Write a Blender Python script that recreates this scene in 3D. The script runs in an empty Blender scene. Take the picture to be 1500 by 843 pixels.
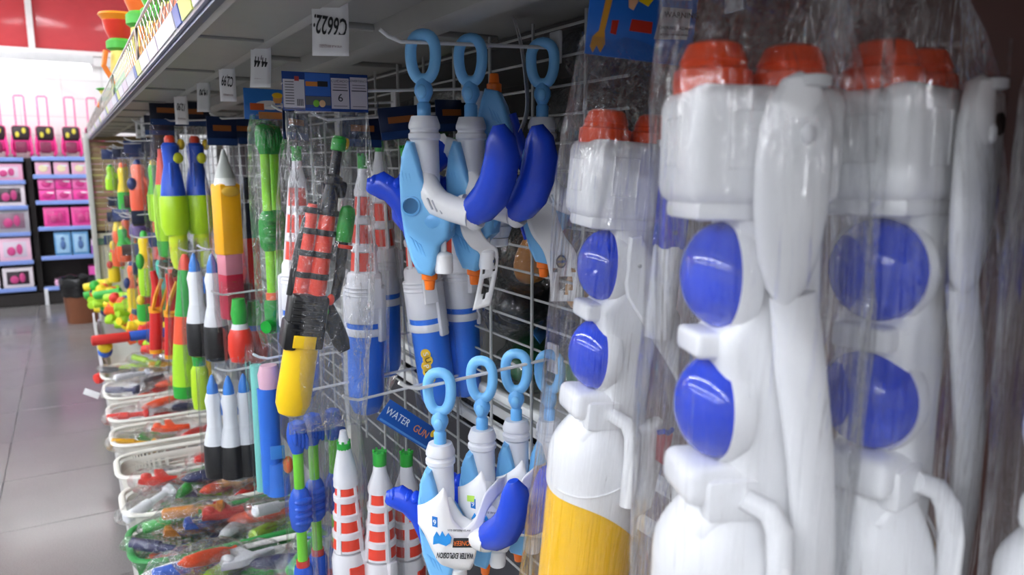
import bpy, bmesh, math, random
from math import sin, cos, pi, radians as R
from mathutils import Vector, Matrix, Euler, noise

# ------------------------------------------------------------------ camera, world, exposure
sc = bpy.context.scene
COL = sc.collection
cam_data = bpy.data.cameras.new('camera')
cam = bpy.data.objects.new('camera', cam_data)
COL.objects.link(cam)
cam.location = (0, 0, 1.5)
cam.rotation_euler = (R(90 - 9.36), 0, R(-30.02))
cam_data.sensor_width = 36
cam_data.lens = 26.64
cam_data.clip_start = 0.02
cam_data.dof.use_dof = True
cam_data.dof.focus_distance = 1.2
cam_data.dof.aperture_fstop = 5.6
sc.camera = cam

world = bpy.data.worlds.new('world')
sc.world = world
world.use_nodes = True
wb = world.node_tree.nodes['Background']
wb.inputs[0].default_value = (0.93, 0.96, 1.0, 1)
wb.inputs[1].default_value = 0.46
sc.view_settings.view_transform = 'Standard'
sc.view_settings.look = 'None'
sc.view_settings.gamma = 1.0
sc.view_settings.exposure = 0.6
LAMP = 28.0

# ------------------------------------------------------------------ helpers
def lin(h):
    h = h.lstrip('#')
    o = []
    for i in (0, 2, 4):
        c = int(h[i:i+2], 16) / 255
        o.append(c / 12.92 if c <= .04045 else ((c + .055) / 1.055) ** 2.4)
    return (o[0], o[1], o[2], 1)

MATS = {}
def nodes_of(m):
    m.use_nodes = True
    return m.node_tree.nodes, m.node_tree.links

def plastic(hexcol, rough=.32, metal=0, bump=.0, key='', coat=0.0, var=.06):
    k = ('p', hexcol, rough, metal, bump, coat, key)
    if k in MATS: return MATS[k]
    m = bpy.data.materials.new('plastic')
    n, l = nodes_of(m)
    b = n['Principled BSDF']
    c = lin(hexcol)
    tc = n.new('ShaderNodeTexCoord'); nz = n.new('ShaderNodeTexNoise')
    nz.inputs['Scale'].default_value = 18
    l.new(tc.outputs['Object'], nz.inputs['Vector'])
    mx = n.new('ShaderNodeMix'); mx.data_type = 'RGBA'
    mx.inputs[6].default_value = tuple(x * (1 - var) for x in c[:3]) + (1,)
    mx.inputs[7].default_value = tuple(min(1, x * (1 + var)) for x in c[:3]) + (1,)
    l.new(nz.outputs[0], mx.inputs[0])
    l.new(mx.outputs[2], b.inputs['Base Color'])
    b.inputs['Roughness'].default_value = rough
    b.inputs['Metallic'].default_value = metal
    b.inputs['Coat Weight'].default_value = coat; b.inputs['Coat Roughness'].default_value = .02
    if bump:
        bp = n.new('ShaderNodeBump'); bp.inputs['Strength'].default_value = bump
        bp.inputs['Distance'].default_value = .002
        l.new(nz.outputs[0], bp.inputs['Height']); l.new(bp.outputs[0], b.inputs['Normal'])
    MATS[k] = m
    return m

def emit(hexcol, s):
    k = ('e', hexcol, s)
    if k in MATS: return MATS[k]
    m = bpy.data.materials.new('glow'); n, l = nodes_of(m)
    b = n['Principled BSDF']
    b.inputs['Base Color'].default_value = (.9, .9, .9, 1)
    b.inputs['Emission Color'].default_value = lin(hexcol)
    b.inputs['Emission Strength'].default_value = s
    MATS[k] = m
    return m

def film_mat(name, sx, sz, strength, base, haze, edge=.55):
    """clear packing film: mostly see-through, glossy on its wrinkles"""
    m = bpy.data.materials.new(name); n, l = nodes_of(m)
    for x in list(n): n.remove(x)
    out = n.new('ShaderNodeOutputMaterial')
    tc = n.new('ShaderNodeTexCoord'); mp = n.new('ShaderNodeMapping')
    mp.inputs['Scale'].default_value = (sx, sx, sz)
    l.new(tc.outputs['Object'], mp.inputs['Vector'])
    nz = n.new('ShaderNodeTexNoise'); nz.inputs['Scale'].default_value = 1.0
    nz.inputs['Detail'].default_value = 3; nz.inputs['Distortion'].default_value = .7
    l.new(mp.outputs[0], nz.inputs['Vector'])
    bp = n.new('ShaderNodeBump'); bp.inputs['Strength'].default_value = strength
    bp.inputs['Distance'].default_value = .01
    l.new(nz.outputs[0], bp.inputs['Height'])
    tr = n.new('ShaderNodeBsdfTransparent'); tr.inputs[0].default_value = (.985, .99, .995, 1)
    gl = n.new('ShaderNodeBsdfGlossy'); gl.inputs['Roughness'].default_value = .07
    gl.inputs[0].default_value = (1, 1, 1, 1)
    l.new(bp.outputs[0], gl.inputs['Normal'])
    df = n.new('ShaderNodeBsdfDiffuse'); df.inputs[0].default_value = (.9, .93, .97, 1)
    lw = n.new('ShaderNodeLayerWeight'); lw.inputs[0].default_value = .22
    l.new(bp.outputs[0], lw.inputs['Normal'])
    ma = n.new('ShaderNodeMath'); ma.operation = 'MULTIPLY_ADD'; ma.use_clamp = True
    ma.inputs[1].default_value = edge; ma.inputs[2].default_value = base
    l.new(lw.outputs['Fresnel'], ma.inputs[0])
    m1 = n.new('ShaderNodeMixShader'); m1.inputs[0].default_value = haze
    l.new(tr.outputs[0], m1.inputs[1]); l.new(df.outputs[0], m1.inputs[2])
    m2 = n.new('ShaderNodeMixShader')
    l.new(ma.outputs[0], m2.inputs[0]); l.new(m1.outputs[0], m2.inputs[1]); l.new(gl.outputs[0], m2.inputs[2])
    l.new(m2.outputs[0], out.inputs[0])
    return m

FILM = film_mat('clear_film', 130, 5, 1.0, .08, .006, .5)
FILM_T = film_mat('tower_film', 60, 8, .9, .02, .003, .38)
FILM_CR = film_mat('crinkled_film', 55, 26, 1.4, .075, .018, .6)
FILM_FAR = film_mat('far_film', 30, 8, .8, .012, .004, .35)

WHITE = plastic('#f1f1f2', .30)
PAPER = plastic('#e9e9ea', .6)

class MB:
    def __init__(s): s.v = []; s.f = []; s.m = []; s.sm = []
    def add(s, vs, fs, mi=0, smooth=True, M=None):
        o = len(s.v)
        for p in vs:
            p = Vector(p)
            s.v.append(tuple(M @ p if M is not None else p))
        for f in fs:
            s.f.append([i + o for i in f]); s.m.append(mi); s.sm.append(smooth)
        return s
    def box(s, c, d, mi=0, M=None):
        x, y, z = c; a, b, e = d[0]/2, d[1]/2, d[2]/2
        vs = [(x+i*a, y+j*b, z+k*e) for k in (-1, 1) for j in (-1, 1) for i in (-1, 1)]
        return s.add(vs, [(0,2,3,1),(4,5,7,6),(0,1,5,4),(2,6,7,3),(0,4,6,2),(1,3,7,5)], mi, False, M)
    def bm(s, bm, mi=0, smooth=True, M=None):
        bm.verts.index_update()
        s.add([v.co[:] for v in bm.verts], [[v.index for v in f.verts] for f in bm.faces], mi, smooth, M)
        bm.free(); return s
    def rbox(s, c, d, r=.005, mi=0, M=None, seg=2):
        bm = bmesh.new(); bmesh.ops.create_cube(bm, size=1)
        for v in bm.verts: v.co = Vector((v.co.x*d[0]+c[0], v.co.y*d[1]+c[1], v.co.z*d[2]+c[2]))
        bmesh.ops.bevel(bm, geom=list(bm.edges), offset=min(r, min(d)*.49), segments=seg, profile=.5, affect='EDGES')
        return s.bm(bm, mi, True, M)
    def lathe(s, prof, n=18, mi=0, M=None, sx=1, sy=1, cx=0, cy=0, smooth=True):
        vs = []; fs = []
        for r, z in prof:
            for k in range(n):
                a = 2*pi*k/n
                vs.append((cx + r*sx*cos(a), cy + r*sy*sin(a), z))
        up = prof[-1][1] > prof[0][1]
        for i in range(len(prof)-1):
            for k in range(n):
                a, b = i*n+k, i*n+(k+1) % n
                q = (a, b, b+n, a+n)
                fs.append(q if up else q[::-1])
        e = (len(prof)-1)*n
        c0 = list(range(n)); c1 = [e+k for k in range(n)]
        fs.append(c0[::-1] if up else c0); fs.append(c1 if up else c1[::-1])
        return s.add(vs, fs, mi, smooth, M)
    def tube(s, pts, r, n=8, closed=False, mi=0, M=None, flat=None):
        P = [Vector(p) for p in pts]; m = len(P)
        rs = r if isinstance(r, list) else [r]*m
        vs = []; fs = []; prev = None
        for i in range(m):
            if closed: t = P[(i+1) % m] - P[i-1]
            else: t = P[min(i+1, m-1)] - P[max(i-1, 0)]
            t.normalize()
            if prev is None:
                ref = Vector(flat) if flat else (Vector((0, 0, 1)) if abs(t.z) < .9 else Vector((1, 0, 0)))
            else: ref = prev
            u = ref - t*ref.dot(t)
            if u.length < 1e-5: u = t.orthogonal()
            u.normalize(); prev = u; w = t.cross(u)
            rr = rs[i]; ra, rb = (rr if isinstance(rr, tuple) else (rr, rr))
            for k in range(n):
                a = 2*pi*k/n
                vs.append(P[i] + u*(ra*cos(a)) + w*(rb*sin(a)))
        for i in range(m if closed else m-1):
            j = (i+1) % m
            for k in range(n):
                k2 = (k+1) % n
                fs.append((i*n+k, i*n+k2, j*n+k2, j*n+k))
        if not closed:
            fs.append(list(range(n))[::-1]); fs.append([(m-1)*n+k for k in range(n)])
        return s.add(vs, fs, mi, True, M)
    def ell(s, c, d, mi=0, M=None, n=16, k=10, z0=-1, z1=1):
        prof = []
        for i in range(k+1):
            a = math.asin(z0) + (math.asin(z1)-math.asin(z0))*i/k
            prof.append((max(cos(a), .002), sin(a)))
        T = Matrix.Translation(c) @ Matrix.Diagonal((d[0], d[1], d[2], 1))
        return s.lathe(prof, n, mi, (M @ T) if M is not None else T)
    def prism(s, outline, t, mi=0, M=None, bevel=0, y=0, seg=2):
        """outline in x,z; thickness t about y"""
        bm = bmesh.new()
        vs = [bm.verts.new((x, y - t/2, z)) for x, z in outline]
        f = bm.faces.new(vs)
        r = bmesh.ops.extrude_face_region(bm, geom=[f])
        for g in r['geom']:
            if isinstance(g, bmesh.types.BMVert): g.co.y += t
        bmesh.ops.recalc_face_normals(bm, faces=bm.faces)
        if bevel:
            es = [e for e in bm.edges if abs(e.verts[0].co.y - e.verts[1].co.y) < 1e-6]
            bmesh.ops.bevel(bm, geom=es, offset=bevel, segments=seg, profile=.5, affect='EDGES', clamp_overlap=True)
        return s.bm(bm, mi, True, M)
    def sheet(s, nu, nv, fn, mi=0, t=.0006, skip=(), M=None, smooth=True):
        """thin two-sided sheet; fn(u,v) -> point; skip = cells left open"""
        P = [[Vector(fn(i/nu, j/nv)) for i in range(nu+1)] for j in range(nv+1)]
        vs = []; fs = []
        N = (nu+1)*(nv+1)
        for side in (0, 1):
            for j in range(nv+1):
                for i in range(nu+1):
                    du = P[j][min(i+1, nu)] - P[j][max(i-1, 0)]
                    dv = P[min(j+1, nv)][i] - P[max(j-1, 0)][i]
                    nn = du.cross(dv)
                    if nn.length > 1e-9: nn.normalize()
                    vs.append(P[j][i] + nn*(t/2 if side == 0 else -t/2))
        cnt = {}
        for j in range(nv):
            for i in range(nu):
                if (i, j) in skip: continue
                a = j*(nu+1)+i; q = (a, a+1, a+nu+2, a+nu+1)
                fs.append(q); fs.append(tuple(x+N for x in q[::-1]))
                for e in ((q[0],q[1]),(q[1],q[2]),(q[2],q[3]),(q[3],q[0])):
                    kk = (min(e), max(e)); cnt.setdefault(kk, []).append(e)
        for kk, es in cnt.items():
            if len(es) == 1:
                a, b = es[0]; fs.append((b, a, a+N, b+N))
        return s.add(vs, fs, mi, smooth, M)
    def build(s, name, mats, parent=None, sharp=38, loc=None):
        me = bpy.data.meshes.new(name)
        me.from_pydata(s.v, [], s.f)
        if not isinstance(mats, (list, tuple)): mats = [mats]
        for m in mats: me.materials.append(m)
        me.polygons.foreach_set('material_index', s.m)
        me.polygons.foreach_set('use_smooth', s.sm)
        me.update()
        if sharp: me.set_sharp_from_angle(angle=R(sharp))
        o = bpy.data.objects.new(name, me)
        COL.objects.link(o)
        if parent: o.parent = parent
        if loc: o.location = loc
        return o

def tag(o, label=None, cat=None, group=None, kind=None):
    if label: o['label'] = label
    if cat: o['category'] = cat
    if group: o['group'] = group
    if kind: o['kind'] = kind
    return o

def thing(name, label, cat, loc=(0, 0, 0), rz=0, group=None, rot=None):
    o = bpy.data.objects.new(name, None)
    o.empty_display_size = .05
    COL.objects.link(o)
    o.location = loc
    o.rotation_euler = rot if rot else (0, 0, rz)
    return tag(o, label, cat, group)

def copy_tree(o, parent=None):
    c = o.copy(); COL.objects.link(c)
    if parent: c.parent = parent
    for ch in o.children: copy_tree(ch, c)
    return c

def dup(o, loc, label, rz=None, rot=None, scale=None, group=None):
    c = copy_tree(o); c.location = loc; c['label'] = label
    if rz is not None: c.rotation_euler = (0, 0, rz)
    if rot is not None: c.rotation_euler = rot
    if scale: c.scale = (scale,)*3
    if group: c['group'] = group
    return c

def lathe_part(parent, name, mat, prof, x=0, y=0, sx=1, sy=1, n=18, M=None, sharp=38):
    return MB().lathe(prof, n, 0, M, sx, sy, x, y).build(name, mat, parent, sharp)

def text(parent, name, body, size, M, mat, extrude=.0002, sx=1.0, bold=0):
    c = bpy.data.curves.new(name, 'FONT')
    c.body = body; c.size = size; c.align_x = 'CENTER'; c.align_y = 'CENTER'; c.extrude = extrude
    c.resolution_u = 3; c.offset = bold
    c.materials.append(mat)
    tmp = bpy.data.objects.new('text_curve', c)
    me = bpy.data.meshes.new_from_object(tmp)
    bpy.data.objects.remove(tmp); bpy.data.curves.remove(c)
    me.name = name
    o = bpy.data.objects.new(name, me); COL.objects.link(o)
    if parent: o.parent = parent
    o.matrix_local = M @ Matrix.Diagonal((sx, 1, 1, 1))
    return o

def face_m(loc, rz=0, rx=0, spin=0):
    """text plane: readable from -y; turned by rz about z, spun in its own plane"""
    return Matrix.Translation(loc) @ Matrix.Rotation(rz, 4, 'Z') @ Matrix.Rotation(R(90)+rx, 4, 'X') @ Matrix.Rotation(spin, 4, 'Z')

ORD = ['first','second','third','fourth','fifth','sixth','seventh','eighth','ninth','tenth','eleventh','twelfth','thirteenth','fourteenth','fifteenth','sixteenth','seventeenth','eighteenth','nineteenth','twentieth']
rnd = random.Random(7)

def bag_part(parent, secs, mat=FILM, seed=0, name='plastic_bag', n=36, wr=.10, rows=26, pw=2.6, pleat=0):
    """closed film sleeve round the z axis; secs = (z, cx, cy, half_x, half_y)"""
    mb = MB(); vs = []; fs = []
    zs = [s[0] for s in secs]
    for j in range(rows+1):
        t = j/rows*(len(secs)-1); i = min(int(t), len(secs)-2); f = t-i
        a, b = secs[i], secs[i+1]
        z, cx, cy, hx, hy = [a[q]+(b[q]-a[q])*f for q in range(5)]
        for k in range(n):
            th = 2*pi*k/n
            c, s_ = cos(th), sin(th)
            x = math.copysign(abs(c)**(2/pw), c); y = math.copysign(abs(s_)**(2/pw), s_)
            w = 1 + wr*noise.noise(Vector((c*3.2+seed, s_*3.2, z*5))) + wr*.5*noise.noise(Vector((c*8, s_*8+seed, z*14)))
            if pleat: w += pleat*(abs(sin(th*6.5+seed+2.5*noise.noise(Vector((c*1.5, s_*1.5, z*2.5+seed)))))-.5)*(.4+1.2*abs(noise.noise(Vector((c+seed, s_, z*4)))))
            vs.append((cx+hx*x*w, cy+hy*y*w, z + .006*noise.noise(Vector((c*4, s_*4, seed+z)))))
    for j in range(rows):
        for k in range(n):
            a, b = j*n+k, j*n+(k+1) % n
            fs.append((a, a+n, b+n, b))
    mb.add(vs, fs)
    return mb.build(name, mat, parent, 0)

def hook(y, z0, tip=.37, label='', grp=None, dz=-.02, rz=0):
    t = thing('display_hook', label, 'hook', (.672, y, z0), rz, grp)
    L = .672-tip
    MB().tube([(0, 0, 0), (-L+.03, 0, dz), (-L+.012, 0, dz+.006), (-L, 0, dz+.014)], .0028, 8).build('rod', plastic('#d9dadb', .35), t)
    MB().rbox((.002, 0, 0), (.006, .03, .05), .002).build('back_clip', plastic('#c9cacb', .4), t)
    return t
# ------------------------------------------------------------------ floor
def floor_mat():
    m = bpy.data.materials.new('polished_floor'); n, l = nodes_of(m); b = n['Principled BSDF']
    tc = n.new('ShaderNodeTexCoord'); geo = n.new('ShaderNodeNewGeometry')
    a = n.new('ShaderNodeTexNoise'); a.inputs['Scale'].default_value = 1.6; a.inputs['Detail'].default_value = 4
    s = n.new('ShaderNodeTexNoise'); s.inputs['Scale'].default_value = 260; s.inputs['Detail'].default_value = 2
    l.new(geo.outputs['Position'], a.inputs['Vector']); l.new(geo.outputs['Position'], s.inputs['Vector'])
    r1 = n.new('ShaderNodeMix'); r1.data_type = 'RGBA'
    r1.inputs[6].default_value = lin('#6a6867'); r1.inputs[7].default_value = lin('#868280')
    l.new(a.outputs[0], r1.inputs[0])
    r2 = n.new('ShaderNodeMix'); r2.data_type = 'RGBA'; r2.blend_type = 'MULTIPLY'
    rp = n.new('ShaderNodeValToRGB'); rp.color_ramp.elements[0].position = .36; rp.color_ramp.elements[0].color = (.62, .6, .6, 1)
    rp.color_ramp.elements[1].position = .55; rp.color_ramp.elements[1].color = (1, 1, 1, 1)
    l.new(s.outputs[0], rp.inputs[0]); l.new(r1.outputs[2], r2.inputs[6]); l.new(rp.outputs[0], r2.inputs[7])
    r2.inputs[0].default_value = .6
    l.new(r2.outputs[2], b.inputs['Base Color'])
    b.inputs['Roughness'].default_value = .2
    rr = n.new('ShaderNodeMapRange'); rr.inputs[3].default_value = .10; rr.inputs[4].default_value = .28
    l.new(a.outputs[0], rr.inputs[0]); l.new(rr.outputs[0], b.inputs['Roughness'])
    return m
FM = floor_mat()
fl = tag(MB().box((-2.5, 3, -.054), (15, 17, .1)).build('floor', plastic('#6f6e70', .4)), kind='structure')
tile_me = None
for i in range(5):
    for j in range(15):
        x = -2.19 + .6*i + .3; y = 1.16 + .6*j + .3
        if tile_me is None:
            o = MB().rbox((0, 0, -.01), (.5972, .5972, .02), .0014, seg=1).build('tile', FM, fl); tile_me = o.data
        else:
            o = bpy.data.objects.new('tile', tile_me); COL.objects.link(o); o.parent = fl
        o.location = (x, y, 0)

# ------------------------------------------------------------------ back wall, ceiling, upper windows
def wall_mat():
    m = bpy.data.materials.new('pale_block_wall'); n, l = nodes_of(m); b = n['Principled BSDF']
    geo = n.new('ShaderNodeNewGeometry'); br = n.new('ShaderNodeTexBrick')
    mp = n.new('ShaderNodeMapping'); mp.inputs['Rotation'].default_value = (R(90), 0, 0)
    l.new(geo.outputs['Position'], mp.inputs[0]); l.new(mp.outputs[0], br.inputs[0])
    br.inputs['Color1'].default_value = lin('#f2f1ef'); br.inputs['Color2'].default_value = lin('#eceae8'); br.inputs['Mortar'].default_value = lin('#dddad8')
    br.inputs['Scale'].default_value = 1; br.inputs['Brick Width'].default_value = .4; br.inputs['Row Height'].default_value = .2; br.inputs['Mortar Size'].default_value = .006
    br.offset = 0
    l.new(br.outputs[0], b.inputs['Base Color']); b.inputs['Roughness'].default_value = .6
    return m
tag(MB().box((-2.5, 10.0, 1.3), (15, .2, 2.72)).build('wall_back', wall_mat()), kind='structure')
tag(MB().box((-2.5, 10.0, 3.52), (15, .2, .1)).build('wall_back', plastic('#ece9e7', .6)), kind='structure')
tag(MB().box((-2.5, 3, 3.60), (15, 17, .1)).build('ceiling', plastic('#e8e8e6', .7)), kind='structure')
tag(MB().rbox((-2.5, 9.86, 2.60), (15, .12, .10), .01).build('trim_1', plastic('#dcd9d8', .5)), kind='structure')
win = tag(MB().box((-2.5, 9.9, 2.69), (15, .08, .05)).box((-2.5, 9.9, 3.46), (15, .08, .06)).build('window_1', plastic('#e9e2e0', .4)), kind='structure')
gl = plastic('#c8454a', .12, key='glass')
for i in range(8):
    x = -.235 + 1.05*(i-5)
    MB().box((x, 9.89, 3.08), (.06, .09, .76)).build('mullion', plastic('#e9e2e0', .4), win)
    MB().rbox((x+.525, 9.93, 3.08), (.99, .02, .73), .004).build('window_pane', gl, win)

# ceiling strip lights
TUBE = emit('#f4f8ff', LAMP)
lamp0 = None
k = 0
for rx in (-1.7, -3.7, -5.8, 2.0):
    for j in range(8):
        y = -4.2 + j*1.75
        if lamp0 is None:
            lamp0 = thing('strip_light', '', 'lamp', group='ceiling strip lights')
            MB().rbox((0, 0, .03), (.22, 1.5, .06), .006).build('housing', plastic('#eeeeee', .4), lamp0)
            for s in (-.045, .045):
                MB().tube([(s, -.72, -.014), (s, .72, -.014)], .03, 8).build('tube', TUBE, lamp0)
            lp = lamp0
        else: lp = copy_tree(lamp0)
        lp.location = (rx, y, 3.49)
        row = {-1.7: 'the aisle row', -3.7: 'the second row', -5.8: 'the third row', 2.0: 'the row behind the rack'}[rx]
        lp['label'] = f'two-tube ceiling strip light, {ORD[j]} in {row}'
        k += 1
for i, x in enumerate((-.22, -1.62)):
    t = thing('wall_strip_light', ['white wall strip light with one glowing tube above the trolley cases', 'white wall strip light one fitting away from the toy rack'][i], 'lamp', (x-.1, 9.15, 2.44))
    MB().rbox((0, 0, .10), (1.25, .10, .09), .008).build('housing', plastic('#e5e3e2', .4), t)
    MB().tube([(-.6, 0, 0), (.6, 0, 0)], .042, 10).build('tube', emit('#ffffff', 7), t)
    for s in (-.6, .6): MB().rbox((s, .02, .05), (.03, .1, .1), .004).build('end_cap', plastic('#dddddd', .4), t)
    MB().rbox((0, .38, .10), (.04, .74, .04), .004).build('bracket', plastic('#d8d8d8', .4), t)

# ------------------------------------------------------------------ far pink shelf unit
def far_unit():
    u = thing('display_shelf', 'dark shelf unit with blue edged shelves against the pale back wall', 'shelf', (0, 9.4, 0))
    dark = plastic('#1d1716', .5); blue = plastic('#7f97d6', .4); yel = plastic('#dfe27a', .5); wht = plastic('#d9d9dc', .4)
    MB().box((-.4, .44, .8), (2.9, .03, 1.5)).build('back_panel', dark, u)
    MB().box((-.4, .22, .07), (2.9, .42, .12)).build('plinth', dark, u)
    bays = [(-1.85, -.40, (.197, .484, .782, 1.057, 1.319, 1.55)), (-.33, 1.05, (.187, .515, .828, 1.103, 1.375, 1.56))]
    for a, b, zs in bays:
        for z in zs:
            MB().box(((a+b)/2, .22, z-.02), (b-a, .42, .02)).build('shelf_board', plastic('#4a4648', .4), u)
            MB().rbox(((a+b)/2, .0, z-.018), (b-a, .014, .045), .003).build('shelf_edge', blue, u)
            MB().box((a+(.62 if z != .484 else .3)*(b-a) + (.0 if a < -1 else -.28), -.009, z-.018), (.16, .004, .038)).build('price_strip', yel, u)
    for x in (-1.86, -.365, 1.06):
        MB().box((x, .3, .8), (.05, .30, 1.5)).build('upright', dark, u)
    for x in (-.315, -.9): MB().box((x, .0, .085), (.035, .03, .17)).build('foot', wht, u)
    return bays
BAYS = far_unit()
pinks = ['#e83f9a', '#ef6fb2', '#d9308c', '#f3a3cb']
def far_box(x, z, w, h, d, col, lab, kind, kcol='#f7dfe8', y=9.43, group=None):
    t = thing('toy_box', lab, 'box', (x, y, z), 0, group)
    MB().rbox((0, d/2, h/2), (w, d, h), .004).build('carton', plastic(col, .35), t)
    if kind == 'window':
        MB().rbox((0, -.003, h*.5), (w*.74, .008, h*.66), .003).build('window_panel', plastic(kcol, .15), t)
        MB().ell((-w*.12, -.01, h*.42), (w*.14, .008, h*.2)).ell((w*.14, -.01, h*.5), (w*.1, .008, h*.24)).build('toy_in_box', plastic('#c2417e', .3), t)
    elif kind == 'doll':
        MB().rbox((0, -.003, h*.5), (w*.8, .008, h*.8), .003).build('window_panel', plastic(kcol, .15), t)
        MB().ell((0, -.012, h*.72), (w*.1, .01, h*.08)).ell((0, -.012, h*.45), (w*.16, .01, h*.2)).build('toy_in_box', plastic('#4a6ba0', .3), t)
    elif kind == 'label':
        MB().ell((0, -.002, h*.5), (w*.3, .006, h*.3)).build('print', plastic(kcol, .3), t)
        MB().rbox((w*.2, -.003, h*.72), (w*.42, .006, h*.14), .002).build('title_band', plastic('#f4f1f5', .3), t)
    return t
# right bay, top to bottom
for i in range(5):
    far_box(-.235+.165*i, 1.376, .14, .13, .2, '#f3b6cf', f'pale pink box with cream picture, {ORD[i]} along the highest shelf below the trolley cases', 'label', '#efe0b8')
for r in range(2):
    for i in range(5):
        far_box(-.22+.155*i, 1.104+r*.118, .148, .112, .2, pinks[(i+r) % 2], f'hot pink carton, {ORD[i]} in the {"lower" if r == 0 else "upper"} layer on the double stacked shelf', 'label', '#c9357f')
for i in range(4):
    far_box(-.155+.255*i, .829, .235, .20, .2, '#ee4d9e', f'pink boxed vanity set, {ORD[i]} on the middle shelf of the bay beside the bin', 'window', '#d23b86')
for i in range(2):
    far_box(-.12+.165*i, .516, .155, .25, .12, '#5f9ccf', ['blue doll box with clear front, farther from the toy rack', 'blue doll box with clear front, nearer to the toy rack'][i], 'doll', '#9cc3df')
far_box(.24, .516, .2, .09, .22, '#9a54b8', 'flat purple box under a paler one beside the blue doll boxes', 'label', '#d99be0')
far_box(.24, .607, .19, .06, .2, '#e7c9e6', 'pale lilac flat box on top of the purple box', 'label', '#b86fc8')
far_box(-.1, .188, .26, .06, .22, '#eab3d2', 'flat pale pink box on the lowest shelf behind the bin', 'label', '#d96fa9')
far_box(.3, .188, .4, .19, .25, '#d94da6', 'wide magenta box on the lowest shelf behind the bin', 'label', '#efc2dd')
# left bay
LB = [(1.32, '#f0aecb', .27, .17), (1.058, '#e9dde4', .27, .22), (.783, '#a9a4ac', .30, .24), (.485, '#f1c3d8', .28, .24), (.198, '#e7dce2', .27, .21)]
wn = ['highest', 'second', 'third', 'fourth', 'lowest']
for r, (z, c, w, h) in enumerate(LB):
    for i in range(3):
        far_box(-.555-.3*i, z, w, h, .2, c, f'{["rose","white","grey","pale pink","off white"][r]} boxed playset with clear window, {ORD[i]} from the upright on the {wn[r]} shelf', 'window', ['#e6cfdc', '#4a3a44', '#8d6f80', '#d9c9d8', '#3d3038'][r])
# trolley cases on top
t0 = None
for i, x in enumerate((-.83, -.62, -.40, -.19, .055, .27)):
    lab = f'pink school trolley with black printed flap, {ORD[i]} from the far end of the row'
    if t0 is None:
        t0 = thing('school_trolley', lab, 'suitcase', (x, 9.6, 1.56), 0, 'pink school trolleys')
        pk = plastic('#f03c92', .35); bk = plastic('#2a1a20', .4)
        MB().rbox((0, 0, .19), (.17, .12, .27), .03, seg=3).build('body', pk, t0)
        MB().rbox((0, -.05, .245), (.16, .06, .15), .028, seg=3).build('flap', bk, t0)
        MB().rbox((-.005, -.078, .1), (.10, .03, .12), .02).build('pocket', plastic('#7c2348', .4), t0)
        for s in (-1, 1):
            MB().ell((s*.03, -.082, .25+.02*s), (.018, .004, .03)).build('print', plastic('#d8c83c', .4), t0)
            MB().tube([(s*.075, -.05, .22), (s*.09, -.075, .12), (s*.088, -.06, .03)], .012, 6).build('strap', pk, t0)
            MB().lathe([(.028, -.012), (.03, 0), (.028, .012)], 12, 0, Matrix.Translation((s*.075, -.03, .03)) @ Matrix.Rotation(R(90), 4, 'Y')).build('wheel', pk, t0)
        MB().tube([(-.045, .04, .3), (-.045, .04, .62), (-.035, .04, .635), (.035, .04, .635), (.045, .04, .62), (.045, .04, .3)], .0075, 8).build('pull_handle', plastic('#ee6aa8', .35), t0)
    else: dup(t0, (x, 9.6, 1.56), lab, rz=rnd.uniform(-.1, .1))

# bin
b = thing('waste_bin', 'brown waste bin lined with a black bag behind the toy rack end', 'bin', (0.0, 8.2, 0))
MB().lathe([(.125, 0), (.13, .012), (.148, .34), (.152, .35), (.140, .35), (.12, .02)], 28).build('bucket', plastic('#7c4a30', .45, bump=.2), b)
mb = MB(); vs = []; fs = []; N = 40
prof = [(.156, .26), (.162, .30), (.168, .34), (.172, .40), (.160, .435), (.145, .43), (.135, .36), (.12, .2)]
for r, z in prof:
    for k in range(N):
        th = 2*pi*k/N; w = 1 + .05*noise.noise(Vector((cos(th)*4, sin(th)*4, z*14)))
        vs.append((r*w*cos(th), r*w*sin(th), z + .016*noise.noise(Vector((cos(th)*3, sin(th)*3, 9)))))
for j in range(len(prof)-1):
    for q in range(N): a = j*N+q; c = j*N+(q+1) % N; fs.append((a, c, c+N, a+N))
mb.add(vs, fs).build('bin_liner', plastic('#0d0d0f', .22, bump=.6), b)

# ------------------------------------------------------------------ the toy rack
rack = thing('gondola_rack', 'long grey shop rack with overhanging top shelf and hanging toys', 'rack', (0, 0, 0))
STEEL = plastic('#8d8c87', .45, var=.1); DKST = plastic('#5f5f5c', .5); NAVY = plastic('#1f2c57', .4)
Y0, Y1 = -.6, 6.4
LX = .15
# top shelf plates with seams
y = Y0; i = 0
while y < Y1-.01:
    MB().box((.71, y+.235, 1.735), (.86, .466, .012)).box((.221, y+.235, 1.694), (.134, .466, .008)).build('shelf_plate', STEEL, rack)
    MB().rbox((.50, y+.466, 1.724), (.40, .014, .012), .004).rbox((.221, y+.466, 1.688), (.12, .012, .006), .002).build('shelf_rib', STEEL, rack)
    y += .4667; i += 1
mid = (Y0+Y1)/2; LN = Y1-Y0
MB().prism([(.280, 1.741), (.280, 1.70), (.292, 1.692), (.31, 1.692), (.316, 1.70), (.33, 1.741)], LN, bevel=0, y=mid).build('under_rail', plastic('#9b9a95', .4), rack)
MB().prism([(.46, 1.729), (.465, 1.70), (.475, 1.694), (.51, 1.694), (.52, 1.702), (.53, 1.729)], LN, y=mid).build('under_rail', STEEL, rack)
MB().prism([(LX, 1.670), (LX+.012, 1.664), (LX+.02, 1.68), (LX+.02, 1.698), (LX+.004, 1.704), (LX-.004, 1.700)], LN, y=mid).build('shelf_lip', plastic('#b3b2ae', .4), rack)
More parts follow.
